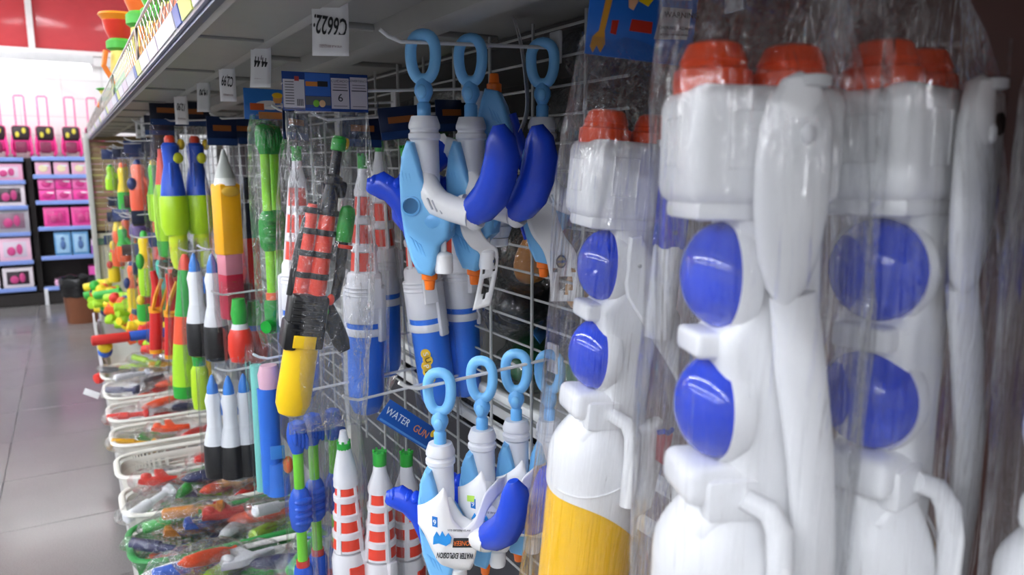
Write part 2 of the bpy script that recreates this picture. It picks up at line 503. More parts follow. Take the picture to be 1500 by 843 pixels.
MB().prism([(LX-.006, 1.665), (LX+.002, 1.663), (LX+.006, 1.669), (LX-.004, 1.672)], LN, y=mid).build('lip_edge', NAVY, rack)
MB().prism([(LX-.009, 1.672), (LX-.003, 1.672), (LX-.007, 1.702), (LX-.013, 1.702)], LN, y=mid).build('price_rail', plastic('#a9a8b0', .3), rack)
yy = .1; i = 0
cols = ['#cfcad6', '#cdd36a', '#3d5cae', '#c9c7cf', '#cdbccb']
while yy < Y1-.2:
    w = (.16, .09, .05, .22, .14)[i % 5]
    MB().prism([(LX-.0115, 1.676), (LX-.0095, 1.676), (LX-.0138, 1.699), (LX-.0158, 1.699)], w, y=yy+w/2).build('price_strip', plastic(cols[i % 5], .35), rack)
    yy += w+.01; i += 1
# wire guard on the lip
GZ0, GZ1, GX = 1.705, 1.772, LX-.008
wire = plastic('#b9b9b6', .3, .6)
yy = -.1
while yy < Y1-.2:
    L = .93
    MB().tube([(GX, yy+.01, GZ0), (GX, yy+L-.01, GZ0), (GX, yy+L-.01, GZ1), (GX, yy+.01, GZ1)], .003, 6, True).build('guard_frame', plastic('#dedddb', .35), rack)
    g = MB(); st = .05; q = yy-.13
    while q < yy+L:
        for s in (0, 1):
            a = Vector((GX, q, GZ0 if s == 0 else GZ1)); bb = Vector((GX, q+.12, GZ1 if s == 0 else GZ0))
            if a.y > yy and bb.y < yy+L: g.tube([a, bb], .0008, 3)
        q += st
    tag(g.build('guard_mesh', wire, rack), kind='stuff')
    yy += .95
# uprights, end panel, back, deck
PALE = plastic('#c9c8c1', .45)
MB().rbox((.125, 6.4, 1.05), (.035, .05, 1.32), .004).build('end_post', PALE, rack)
MB().rbox((.125, 6.4, .2), (.035, .05, .40), .004).build('end_post', PALE, rack)
for q in range(17):
    MB().rbox((.405, 6.405, 1.02+q*.041), (.53, .014, .038), .003).build('end_slat', plastic('#8f7650', .5, bump=.15), rack)
MB().box((.405, 6.41, .72), (.53, .012, .52)).build('end_board', plastic('#d3cdb4', .5), rack)
MB().box((.405, 6.395, .92), (.53, .014, .05)).build('end_strip', plastic('#4d6f5a', .5), rack)
MB().box((.42, mid, .30), (.70, LN, .03)).build('base_deck', plastic('#b8b7b3', .45), rack)
MB().box((.11, mid, .16), (.02, LN, .28)).build('kick_panel', plastic('#77767a', .5), rack)
MB().box((.10, mid+1.2, .312), (.012, LN-2.4, .045)).build('deck_rail', plastic('#d5cfe0', .4), rack)
MB().box((1.12, mid, 1.0), (.02, LN, 1.47)).build('added_dark_sheet', plastic('#1b1b1d', .7), rack)  # dark sheet added to keep the space behind the grid dark
MB().box((.92, mid, 1.72), (.40, LN, .015)).build('rear_shelf', plastic('#4b4a49', .6), rack)
MB().box((.915, mid, 1.0), (.40, LN, .02)).build('rear_shelf', plastic('#c9c9c7', .45), rack)
for z in (1.04, .965): MB().rbox((.705, mid, z), (.018, LN, .022), .004).build('rear_rail', plastic('#dedfde', .35), rack)
MB().box((.72, mid, .62), (.01, LN, .62)).build('lower_back', plastic('#33333a', .6), rack)
for yy in (2.2, 4.3): MB().box((.70, yy, 1.0), (.03, .05, 1.44)).build('rear_upright', PALE, rack)

grid = thing('wire_grid_panel', 'white wire grid panel behind the hanging toys', 'rack', (.68, 0, 0))
WR = plastic('#a5a6a5', .4)
vme = None
MB().box((.715, .12, 1.2), (.012, 1.44, 1.02)).build('added_board', plastic('#5d3a33', .5, bump=.2), rack)  # board added in place of dark red bags, gives the film a reddish tint
yv = .054+.1505*6
while yv < 6.3:
    if vme is None: o = MB().tube([(0, 0, .72), (0, 0, 1.725)], .0032, 6).build('vertical_wire', WR, grid); vme = o.data
    else: o = bpy.data.objects.new('vertical_wire', vme); COL.objects.link(o); o.parent = grid
    o.location = (0, yv, 0); yv += .1505
hme = None
for q in range(23):
    if hme is None: o = MB().tube([(.005, .86, 0), (.005, 6.3, 0)], .0023, 6).build('horizontal_wire', WR, grid); hme = o.data
    else: o = bpy.data.objects.new('horizontal_wire', hme); COL.objects.link(o); o.parent = grid
    o.location = (0, 0, .73+q*.0445)
# ------------------------------------------------------------------ big white blasters in film (near end)
ORANGE = plastic('#f4511c', .35); BLUE = plastic('#0f3ccc', .12, var=.02, coat=.35); BLUE2 = plastic('#0f2ec4', .2)
WHT2 = plastic('#f3f3f4', .25); YEL = plastic('#ffc612', .22)
FACEY = Matrix.Rotation(R(90), 4, 'X')
def big_blaster(label, loc, rz, tank, blade=False, header='#1f6fd0', seed=0, tilt=(0, 0), bagw=(.072, .060), side=1):
    g = thing('bagged_water_blaster', label, 'water gun', loc, rz, 'large bagged water blasters', rot=(tilt[0], tilt[1], rz))
    for x in (-.030, .030):
        MB().lathe([(.0275, -.004), (.0285, .002), (.028, .011), (.025, .013), (.0235, .017), (.0245, .018), (.0195, .0295), (.016, .0315), (.004, .032)], 12, 0, None, 1, 1, x, 0).build('nozzle_cap', ORANGE, g, 30)
    h = MB().rbox((0, 0, -.042), (.114, .080, .084), .013, seg=4).rbox((0, 0, -.088), (.100, .068, .014), .005).build('head_box', WHT2, g)
    MB().tube([(-.0575, -.014, -.022), (-.0575, .014, -.022), (-.0575, .014, -.056), (-.0575, -.014, -.056)], .0014, 6, True).tube([(-.032, -.0402, -.018), (-.004, -.0402, -.018), (-.004, -.0402, -.058), (-.032, -.0402, -.058)], .0011, 6, True).build('moulded_frame', WHT2, h)
    body = [(-.022, -.085), (.050, -.085), (.054, -.16), (.046, -.245), (.046, -.31), (.040, -.38), (-.034, -.38), (-.038, -.33), (-.026, -.318),
            (-.008, -.285), (-.008, -.245), (-.024, -.20), (-.024, -.18), (-.008, -.165), (-.008, -.115)]
    MB().prism(body, .064, bevel=.012, seg=3).build('body', WHT2, g)
    for z in (-.137, -.239):
        MB().lathe([(.030, -.012), (.0425, -.012), (.0445, -.002), (.0425, .005), (.040, .003)], 36, 0, Matrix.Translation((-.011, 0, z)) @ Matrix.Rotation(R(-90), 4, 'Y'), 1, .93).build('dome_ring', WHT2, g)
        MB().ell((-.014, 0, z), (.031, .0375, .0405), n=40, k=24).build('dome', BLUE, g)
    MB().rbox((-.022, 0, -.188), (.036, .046, .020), .005, seg=3).build('bridge', WHT2, g)
    MB().rbox((-.012, 0, -.295), (.066, .062, .032), .010, seg=3).rbox((-.010, -.026, -.304), (.042, .02, .034), .006).build('collar', WHT2, g)
    mb = MB(); n = 40; rows = 16; vs = []; fs = []
    for j in range(rows+1):
        t = j/rows
        for k in range(n):
            a = 2*pi*k/n
            zb = -.415 - .014*cos(a*2) - .036*cos(a+.5)
            z = -.312 + (zb+.312)*t
            r = .030+.022*sin(min(1, t*1.6)*pi/2)
            vs.append((r*1.10*cos(a), r*.98*sin(a), z))
    for j in range(rows):
        for k in range(n): a = j*n+k; c = j*n+(k+1) % n; fs.append((a, a+n, c+n, c))
    fs.append(list(range(n)))
    mb.add(vs, fs).build('tank_cover', WHT2, g)
    MB().tube([(.0585*cos(a), .0525*sin(a), -.345-.05*abs(cos(a*.8))) for a in [R(200+8*i) for i in range(18)]], .0014, 5).build('cover_ridge', WHT2, g)
    MB().lathe([(.020, -.655), (.042, -.645), (.0495, -.62), (.0505, -.56), (.050, -.41), (.045, -.36)], 36, 0, None, 1.10, .96).build('tank', tank, g)
    MB().tube([(-.004, -.036, -.300), (.012, -.045, -.307), (.018, -.052, -.32), (.018, -.056, -.345), (.018, -.056, -.40)], [.008, .009, .010, .0095, .009], 12).build('hose', WHT2, g)
    for z in (-.338, -.385):
        MB().lathe([(.0095, -.004), (.0115, -.003), (.0115, .003), (.0095, .004)], 14, 0, None, 1, 1, .018, -.056).build('hose_ring', WHT2, g)
    if blade:
        MB().prism([(-.006, -.100), (.006, -.098), (.064, -.185), (.072, -.262), (.060, -.245), (-.002, -.165), (-.006, -.15)], .012, bevel=.004, y=-.040).build('pump_blade', WHT2, g)
        for x, z in ((.006, -.130), (.036, -.19)):
            MB().lathe([(.0024, 0), (.0022, .001), (.001, .0012)], 10, 0, Matrix.Translation((x, -.046, z)) @ FACEY).build('screw', plastic('#b9b9bc', .3, .6), g)
        MB().prism([(.030, -.318), (.062, -.308), (.066, -.36), (.060, -.415), (.040, -.428), (.020, -.42), (.030, -.38)], .03, bevel=.01, y=-.028, seg=3).build('grip', WHT2, g)
        MB().lathe([(.015, -.205), (.016, -.11), (.015, -.105)], 20, 0, None, 1, 1, .032, -.056).build('pump_tube', WHT2, g)
        bk = MB().rbox((.032, -.056, -.055), (.030, .030, .110), .007, seg=3).build('pump_block', BLUE2, g)
        for z in (-.02, -.09): MB().lathe([(.0028, 0), (.0026, .0008)], 10, 0, Matrix.Translation((.030, -.0712, z)) @ FACEY).build('screw', plastic('#0a1a70', .4), bk)
    else:
        mb = MB(); n = 22; vs = []; fs = []
        prof = [(.001, .012), (.013, .006), (.022, -.008), (.028, -.03), (.030, -.06), (.029, -.095), (.024, -.130), (.015, -.155), (.005, -.167), (.001, -.169)]
        for r, z in prof:
            for k in range(n):
                a = 2*pi*k/n
                vs.append((.010 + r*.93*cos(a), -.052 + min(r, .010)*sin(a)*.9, z*.88-.004))
        for j in range(len(prof)-1):
            for k in range(n): a = j*n+k; c = j*n+(k+1) % n; fs.append((a, a+n, c+n, c))
        mb.add(vs, fs).build('pump_handle', WHT2, g)
        MB().ell((.014, -.060, -.035), (.006, .004, .008)).build('rivet', plastic('#d2d2d5', .3), g)
        if side > 0: MB().prism([(.040, -.008), (.064, -.002), (.070, -.02), (.064, -.10), (.038, -.165), (.036, -.1)], .010, bevel=.003, y=-.046).build('tab', WHT2, g)
        if side > 0: MB().lathe([(.0085, -.001), (.0085, .0015)], 16, 0, Matrix.Translation((.054, -.0515, -.026)) @ FACEY).build('hole_shade', plastic('#2a2320', .6), g)  # dark disc on the tab, shade of the hole put into its colour
        P = [(.018, -.048, -.145), (.028, -.048, -.20), (.042, -.046, -.27), (.052, -.042, -.34), (.058, -.036, -.41), (.060, -.026, -.47), (.054, -.01, -.52), (.04, 0, -.55)]
        if side > 0: P = [(x+.026*sin(pi*min(1, max(0, (-.145-z)/.40))), y, z) for x, y, z in P]
        MB().tube(P, [(.010, .017), (.010, .019), (.010, .018), (.010, .017), (.011, .018), (.011, .018), (.012, .017), (.010, .012)], 14, flat=(0, 1, 0)).build('stock', WHT2, g)
        MB().tube([(.046, -.01, -.29), (.056, -.01, -.33), (.052, -.012, -.375)], [.014, .012, .008], 10).build('trigger_guard', WHT2, g)
    if blade:
      tr = MB().prism([(.052, -.318), (.070, -.320), (.066, -.36), (.054, -.352)], .012, bevel=.003, y=-.044).build('trigger', plastic('#c2203a', .3), g)
      MB().tube([(.050, -.048, -.318), (.056, -.052, -.315), (.062, -.050, -.318), (.070, -.044, -.316)], .003, 6).build('cord', BLUE, tr)
    card = MB().rbox((0, 0, .137), (.125, .002, .10), .0008).build('header_card', plastic(header, .3), g)
    bx, by = bagw
    bag_part(g, [(.106, 0, 0, .066, .004), (.085, 0, 0, .068, .018), (.04, 0, 0, bx*.92, by*.75), (.0, .003, 0, bx, by*.95), (-.15, .008, -.006, bx+.006, by+.004), (-.35, .008, -.004, bx+.006, by), (-.55, .004, 0, bx, by-.004), (-.655, 0, 0, bx-.005, .03), (-.675, 0, 0, bx-.004, .003)], FILM, seed, n=84, wr=.085, rows=56, pw=3.2, pleat=.03)
    MB().tube([(bx*1.0+.004, -by*.72-.004, .04-.02*q) for q in range(32)], [(.0045, .0007)]*32, 6, flat=(1, 0, 0)).build('bag_seam', FILM_CR, g)
    return g, card
g1, c1 = big_blaster('white bagged water blaster with a yellow tank, orange caps and two blue domes', (.535, .668, 1.522), R(-14), YEL, blade=True, seed=3, tilt=(R(1.5), R(4.5)))
g2, c2 = big_blaster('all white bagged water blaster with leaf handle beside the yellow tank one', (.438, .408, 1.553), R(-22), WHT2, seed=11, side=-1, header='#2465c8', tilt=(R(-1), R(1)))
g3, c3 = big_blaster('all white bagged water blaster with both domes seen face on', (.552, .366, 1.555), R(9), WHT2, seed=23, header='#7a2a12', tilt=(R(-1), R(1)))
g5, c5 = big_blaster('bagged white water blaster at the open end, cut off by the picture edge', (.615, .238, 1.549), R(10), WHT2, seed=41, header='#55201a')
# picture printed on the header of the first one
def prt(parent, name, hexc, outline, y, t=.0006): return MB().prism(shift(outline), t, y=y).build(name, plastic(hexc, .3), parent)
yy = -.0014
UP = .013
def shift(ol): return [(x*.93, z-UP) for x, z in ol]
prt(c1, 'print_dart', '#e2a33a', [(-.050, .198), (-.038, .199), (-.040, .160), (-.046, .125), (-.044, .112), (-.049, .103), (-.054, .110), (-.058, .102), (-.062, .108), (-.060, .118), (-.053, .125), (-.048, .160)], yy)
prt(c1, 'print_gun', '#c33a2a', [(-.036, .190), (-.006, .180), (-.008, .165), (-.016, .160), (-.018, .168), (-.036, .178)], yy)
prt(c1, 'print_tank', '#f3d21c', [(-.006, .180), (.002, .184), (.010, .178), (.010, .164), (.004, .156), (-.008, .160)], yy-.0006)
prt(c1, 'print_hand', '#e9b48a', [(-.022, .168), (-.014, .170), (-.009, .160), (-.014, .150), (-.020, .152)], yy-.0012)
prt(c1, 'print_face', '#edb98f', [(-.008, .1995), (.024, .1995), (.020, .188), (.010, .182), (.0, .184), (-.007, .192)], yy-.0012)
prt(c1, 'print_mouth', '#8e1d1d', [(-.002, .1985), (.010, .198), (.006, .190), (.0, .191)], yy-.0018)
prt(c1, 'print_pill', '#c8331f', [(-.014, .141), (.012, .141), (.012, .129), (-.016, .129)], yy)
prt(c1, 'print_pill', '#c8331f', [(-.038, .137), (-.030, .138), (-.032, .123), (-.039, .124)], yy)
for z0, z1 in ((.165, .199), (.124, .160)):
    o = prt(c1, 'warning_label', '#dcdcde', [(.016, z0), (.058, z0+.004), (.060, z1), (.022, z1-.002)], yy)
INK = plastic('#15161c', .5); GREYINK = plastic('#55565c', .5)
text(c1, 'lettering', 'WARNING', .0085, face_m((.044, -.0024, .152-UP), spin=R(5)), INK)
text(c1, 'lettering', 'CHOKING HAZARD', .0048, face_m((.038, -.0024, .138-UP), spin=R(5)), INK, sx=.9)
text(c1, 'lettering', 'NOT FOR CHILDREN UNDER 3', .0028, face_m((.038, -.0024, .131-UP), spin=R(5)), INK, sx=.9)
text(c1, 'lettering', '6', .012, face_m((.034, -.0024, .188-UP)), INK)
for k in range(2): MB().box((.041, -.0022, .165-.006*k), (.032, .0004, .0022)).build('print_line', GREYINK, c1)
prt(c2, 'print_swirl', '#e9b6d0', [(-.02, .115), (-.012, .125), (-.005, .112), (.002, .12), (.0, .108), (-.01, .105)], yy)
prt(c3, 'print_band', '#e0801c', [(-.06, .105), (-.03, .112), (.0, .104), (.03, .115), (.03, .102), (-.06, .101)], yy)
for y, z, l in ((.657, 1.695, 'white display hook carrying the yellow tank blaster'), (.385, 1.722, 'white display hook carrying the all white blasters')):
    hook(y, z, .36, l, 'upper display hooks')

# ------------------------------------------------------------------ light blue pump shooters (no bag)
LB_ = plastic('#79bdf0', .28); LBD = plastic('#6ab0ea', .3); COB = plastic('#1f47cc', .25); ORG = plastic('#ff7a1e', .35)
GW = plastic('#dfe1e6', .3)
HM2 = Matrix.Translation((.011, 0, 0)) @ Matrix.Rotation(R(-54), 4, 'Z') @ Matrix.Diagonal((1.09, 1, 1, 1))
HM = Matrix.Rotation(R(-42), 4, 'Z')       # plane of the grips
def pump_shooter(label, loc, rz, ring=True):
    g = thing('pump_water_shooter', label, 'water gun', loc, rz, 'light blue pump shooters')
    if ring:
        pts = []
        for k in range(28):
            a = 2*pi*k/28
            c, s = cos(a), sin(a)
            w = .0205 - .005*(1-s)/2
            pts.append((w*math.copysign(abs(c)**.75, c), 0, -.0305 + .031*math.copysign(abs(s)**.8, s) + .006*(0 if s < 0 else (-.4*abs(c)))))
        MB().tube(pts, (.0084, .0075), 10, True, 0, HM).build('ring_handle', LB_, g)
        nk = MB().lathe([(.0085, -.122), (.0098, -.118), (.0098, -.096), (.0075, -.093), (.010, -.088), (.0135, -.080), (.0135, -.074), (.0105, -.066), (.007, -.06)], 18, 0, HM).build('pump_neck', LBD, g)
        MB().ell((0, -.0105, -.079), (.0075, .005, .010), 0, HM).build('oval_boss', LB_, nk)
    MB().lathe([(.020, -.235), (.0215, -.20), (.0205, -.155), (.0205, -.147), (.0232, -.144), (.0232, -.138), (.0205, -.1355), (.0205, -.1325), (.0228, -.130), (.0228, -.125), (.0185, -.113), (.0115, -.1125)], 28).build('pump_sleeve', GW, g)
    out = [(-.019, -.148), (-.026, -.165), (-.031, -.20), (-.030, -.245), (-.025, -.285), (-.016, -.318), (-.006, -.338), (.014, -.342), (.020, -.325), (.026, -.298), (.040, -.285), (.043, -.262), (.036, -.235), (.020, -.215), (.008, -.212), (.003, -.196), (-.003, -.172), (-.010, -.150)]
    bd = MB().prism(out, .052, 0, HM, bevel=.012, y=-.006, seg=3).build('body_shell', LB_, g)
    MB().lathe([(.0145, 0), (.0145, .003), (.0115, .004), (.0105, .001), (.004, .001)], 22, 0, HM @ Matrix.Translation((-.013, -.031, -.24)) @ FACEY).build('round_boss', LBD, bd)
    for q in range(3):
        MB().tube([(-.024+.006*q, -0.0285, -.275-.006*q), (-.012+.006*q, -0.0315, -.288-.004*q), (-.002+.006*q, -0.03, -.312-.004*q)], .0018, 6, False, 0, HM).build('moulded_rib', LBD, bd)
    for q in range(3):
        MB().tube([(-.026+.0045*q, -.0275, -.170-.004*q), (-.025+.005*q, -.031, -.195), (-.021+.005*q, -.0305, -.215)], .0014, 5, False, 0, HM).build('moulded_rib', LBD, bd)
    MB().ell((.018, -.012, -.262), (.029, .022, .026), 0, HM).build('side_bulge', LBD, g)
    sh = MB().tube([(.0, -.006, -.20), (.012, -.016, -.222), (.026, -.026, -.236), (.048, -.030, -.244), (.076, -.036, -.250)], [(.017, .017), .019, .020, .019, .020], 18, False, 0, HM).build('shoulder', WHT2, g)
    for q in range(3):
        MB().rbox((0, 0, 0), (.0026, .004, .018), .001, 0, HM @ Matrix.Translation((.018+.007*q, -.044, -.236-.003*q)) @ Matrix.Rotation(R(-25), 4, 'Y')).build('slot', plastic('#b9bcc4', .5), sh)
    MB().lathe([(.018, -.006), (.0265, -.006), (.028, 0), (.0265, .006), (.018, .006)], 22, 0, HM2 @ Matrix.Translation((.062, -.016, -.249)) @ Matrix.Rotation(R(62), 4, 'Y')).build('collar', WHT2, g)
    MB().tube([(.066, -.022, -.250), (.083, -.030, -.240), (.100, -.039, -.224), (.114, -.049, -.200), (.123, -.059, -.172), (.125, -.067, -.147), (.123, -.070, -.130)], [.019, .0235, .0245, (.0215, .0245), (.020, .0235), (.0165, .0185), (.006, .008)], 20, False, 0, HM2).build('trigger_grip', COB, g)
    lg = MB().tube([(-.020, .008, -.305), (-.028, .010, -.275), (-.038, .010, -.245), (-.052, .010, -.222), (-.070, .010, -.212), (-.084, .010, -.216), (-.090, .010, -.222)], [.010, .012, (.014, .015), (.019, .017), (.021, .017), (.016, .013), (.006, .006)], 16, False, 0, HM).build('rear_grip', COB, g)
    for q in range(4):
        MB().ell((-.044-.0115*q, .010, -.2105+.0015*q), (.0075, .016, .010), 0, HM).build('finger_ridge', COB, lg)
    MB().lathe([(.0125, -.338), (.0135, -.334), (.0135, -.312), (.011, -.309), (.0045, -.306), (.0042, -.292), (.002, -.288)], 18, 0, HM, 1, 1, .030, -.016).build('white_cap', WHT2, g)
    MB().lathe([(.0065, -.366), (.007, -.365), (.0085, -.352), (.0118, -.350), (.0118, -.339), (.009, -.336)], 16, 0, HM, 1, 1, .004, 0).build('nozzle', ORG, g)
    return g
base = pump_shooter('light blue pump shooter hanging first on the upper hook, whole body clear', (.449, 1.03, 1.679), R(3))
def ribbon(parent, pts, w, wdir, holes=True, name='hang_tab'):
    """card strip along pts, width w along wdir, with a square window and two round holes"""
    P = [Vector(p) for p in pts]; n = 24; wd = Vector(wdir).normalized()
    def ev(t):
        f = t*(len(P)-1); i = min(int(f), len(P)-2); f -= i
        p0, p1, p2, p3 = P[max(i-1, 0)], P[i], P[i+1], P[min(i+2, len(P)-1)]
        return .5*((2*p1)+(p2-p0)*f+(2*p0-5*p1+4*p2-p3)*f*f+(3*p1-p0-3*p2+p3)*f**3)
    sk = set()
    if holes:
        for j in (18, 19, 20):
            for i in (2, 3, 4): sk.add((i, j))
        sk.add((3, 21)); sk.add((1, 16)); sk.add((5, 16)); 
    return MB().sheet(7, n, lambda u, v: ev(v) + wd*(w*(u-.5)), 0, .0007, sk).build(name, PAPER, parent, 0)
def emblem(parent, M):
    MB().lathe([(.0085, 0), (.0085, .0006)], 20, 0, M @ Matrix.Diagonal((1, 1.25, 1, 1))).build('print_emblem', plastic('#2b2f3a', .4), parent)
    MB().lathe([(.0062, .0005), (.0062, .001)], 20, 0, M @ Matrix.Diagonal((1, 1.2, 1, 1))).build('print_emblem', plastic('#b9a46a', .4), parent)
    MB().box((0, 0, .0012), (.012, .004, .0006), 0, M).build('print_emblem', plastic('#3d4f8a', .4), parent)
s2 = dup(base, (.527, 1.035, 1.680), 'light blue pump shooter hanging second on the upper hook behind the first', R(-4))
s3 = dup(base, (.650, 1.03, 1.683), 'light blue pump shooter deepest on the upper hook next to the grid', R(2))
# one hangs nose up between the second and third
s4 = pump_shooter('light blue pump shooter hung upside down with its orange tip upward', (.585, 1.06, 1.27), R(160), ring=False)
s4.rotation_euler = (R(180), 0, R(100))
MB().lathe([(.0115, -.113), (.018, -.111), (.018, -.10), (.0145, -.098), (.010, -.097)], 20).build('end_cap', WHT2, s4)
r1 = ribbon(base, [(.050, -.035, -.235), (.052, -.040, -.275), (.066, -.042, -.298), (.083, -.040, -.310), (.084, -.040, -.335), (.078, -.040, -.365), (.070, -.040, -.395)], .028, (.9, -.4, .25))
emblem(r1, Matrix.Translation((.084, -.0425, -.325)) @ Matrix.Rotation(R(-20), 4, 'Z') @ FACEY)
ribbon(s4, [(-.01, .03, -.26), (-.02, .045, -.31), (-.01, .05, -.37), (-.0, .048, -.42), (.012, .046, -.455)], .034, (.6, .75, 0))
r3 = ribbon(s3, [(-.03, -.03, -.24), (-.02, -.045, -.29), (.0, -.05, -.32), (.012, -.05, -.36), (.014, -.05, -.40)], .05, (.85, -.5, 0))
emblem(r3, Matrix.Translation((.0, -.055, -.335)) @ Matrix.Rotation(R(-20), 4, 'Z') @ FACEY)
hook(1.03, 1.677, .385, 'white display hook through the rings of the upper light blue shooters', 'upper display hooks', dz=-.010)
# lower hook: three shooters wrapped in printed cards and one behind
low0 = None
def wrap_card(g):
    TOP = [(-.050, -.198), (-.024, -.150), (-.020, -.205), (-.002, -.228), (.018, -.212), (.034, -.174), (.058, -.160), (.088, -.166)]
    BOT = [(-.050, -.222), (-.036, -.280), (-.01, -.293), (.012, -.296), (.022, -.250), (.036, -.206), (.058, -.188), (.088, -.182)]
    def pl(T, x):
        for (a, za), (b, zb) in zip(T, T[1:]):
            if x <= b:
                f = max(0, (x-a)/(b-a)); return za+(zb-za)*f
        return T[-1][1]
    def yy_(x): return -.046 - .030*sin(min(1, max(0, (x+.05)/.11))*pi/1.6) + (2.2*(x-.055)**2*8 if x > .055 else 0) + (.03*((-.028-x)/.022)**2 if x < -.028 else 0)
    def sm(T, x): return (pl(T, x)*2 + pl(T, x-.004) + pl(T, x+.004))/4
    def fn(u, v):
        x = -.050+.138*u
        zt, zb = sm(TOP, x), sm(BOT, x)
        return (x, yy_(x), zt+(zb-zt)*v)
    c = MB().sheet(64, 6, fn, 0, .0007).build('wrap_card', WHT2, g, 0)
    def M(x, z, spin=0):
        d = (yy_(x+.004)-yy_(x-.004))/.008
        return Matrix.Translation((x, yy_(x)-.0012, z)) @ Matrix.Rotation(math.atan(d), 4, 'Z') @ Matrix.Rotation(R(90), 4, 'X') @ Matrix.Rotation(spin, 4, 'Z')
    text(c, 'lettering', 'WATER EXPLOSION', .0125, M(-.014, -.268, R(172)), plastic('#20242c', .4), sx=.50, bold=.0003)
    MB().box((0, 0, 0), (.032, .015, .0006), 0, M(-.002, -.249, R(172))).build('print_band', plastic('#24292f', .4), c)
    text(c, 'lettering', 'PIONEER', .011, M(-.002, -.249, R(172)) @ Matrix.Translation((0, 0, .0006)), plastic('#f07a2c', .4), sx=.72)
    MB().prism([(-.015, -.006), (-.006, -.004), (.006, -.007), (.013, -.003), (.015, .004), (.010, .010), (.005, .005), (.0, .012), (-.004, .005), (-.009, .011), (-.014, .004)], .0008, 0, M(-.031, -.242) @ Matrix.Rotation(R(-90), 4, 'X') @ Matrix.Diagonal((.95, 1, 1.25, 1))).build('print_splash', plastic('#2a92e0', .4), c)
    MB().box((0, 0, 0), (.009, .016, .0006), 0, M(-.038, -.214)).build('print_badge', plastic('#1e6fc0', .4), c)
    text(c, 'lettering', '6', .012, M(-.038, -.214, R(180)) @ Matrix.Translation((0, 0, .0006)), WHT2)
    text(c, 'lettering', 'WATER PRESSURE GUN', .0042, M(-.008, -.228, R(172)), GREYINK, sx=.8)
    return c
low0 = copy_tree(s2)
low0.location = (.466, 1.03, 1.182); low0.rotation_euler = (0, 0, R(5))
low0['label'] = 'light blue pump shooter in a printed white card, first on the lower hook'
wrap_card(low0)
low1 = dup(low0, (.545, 1.04, 1.188), 'light blue pump shooter in a white card, second on the lower hook', R(-3))
low2 = dup(low0, (.612, 1.045, 1.19), 'light blue pump shooter in a white card, third on the lower hook', R(4))
st = MB().box((0, 0, 0), (.012, .010, .0004), 0, HM @ Matrix.Translation((.0, -.0615, -.206)) @ FACEY).build('green_sticker', plastic('#b9e35e', .4), low1)
low3 = dup(s2, (.668, 1.03, 1.185), 'light blue pump shooter against the grid on the lower hook', R(0))
hook(1.03, 1.178, .40, 'white display hook through the rings of the lower light blue shooters', 'lower display hooks', dz=-.016)
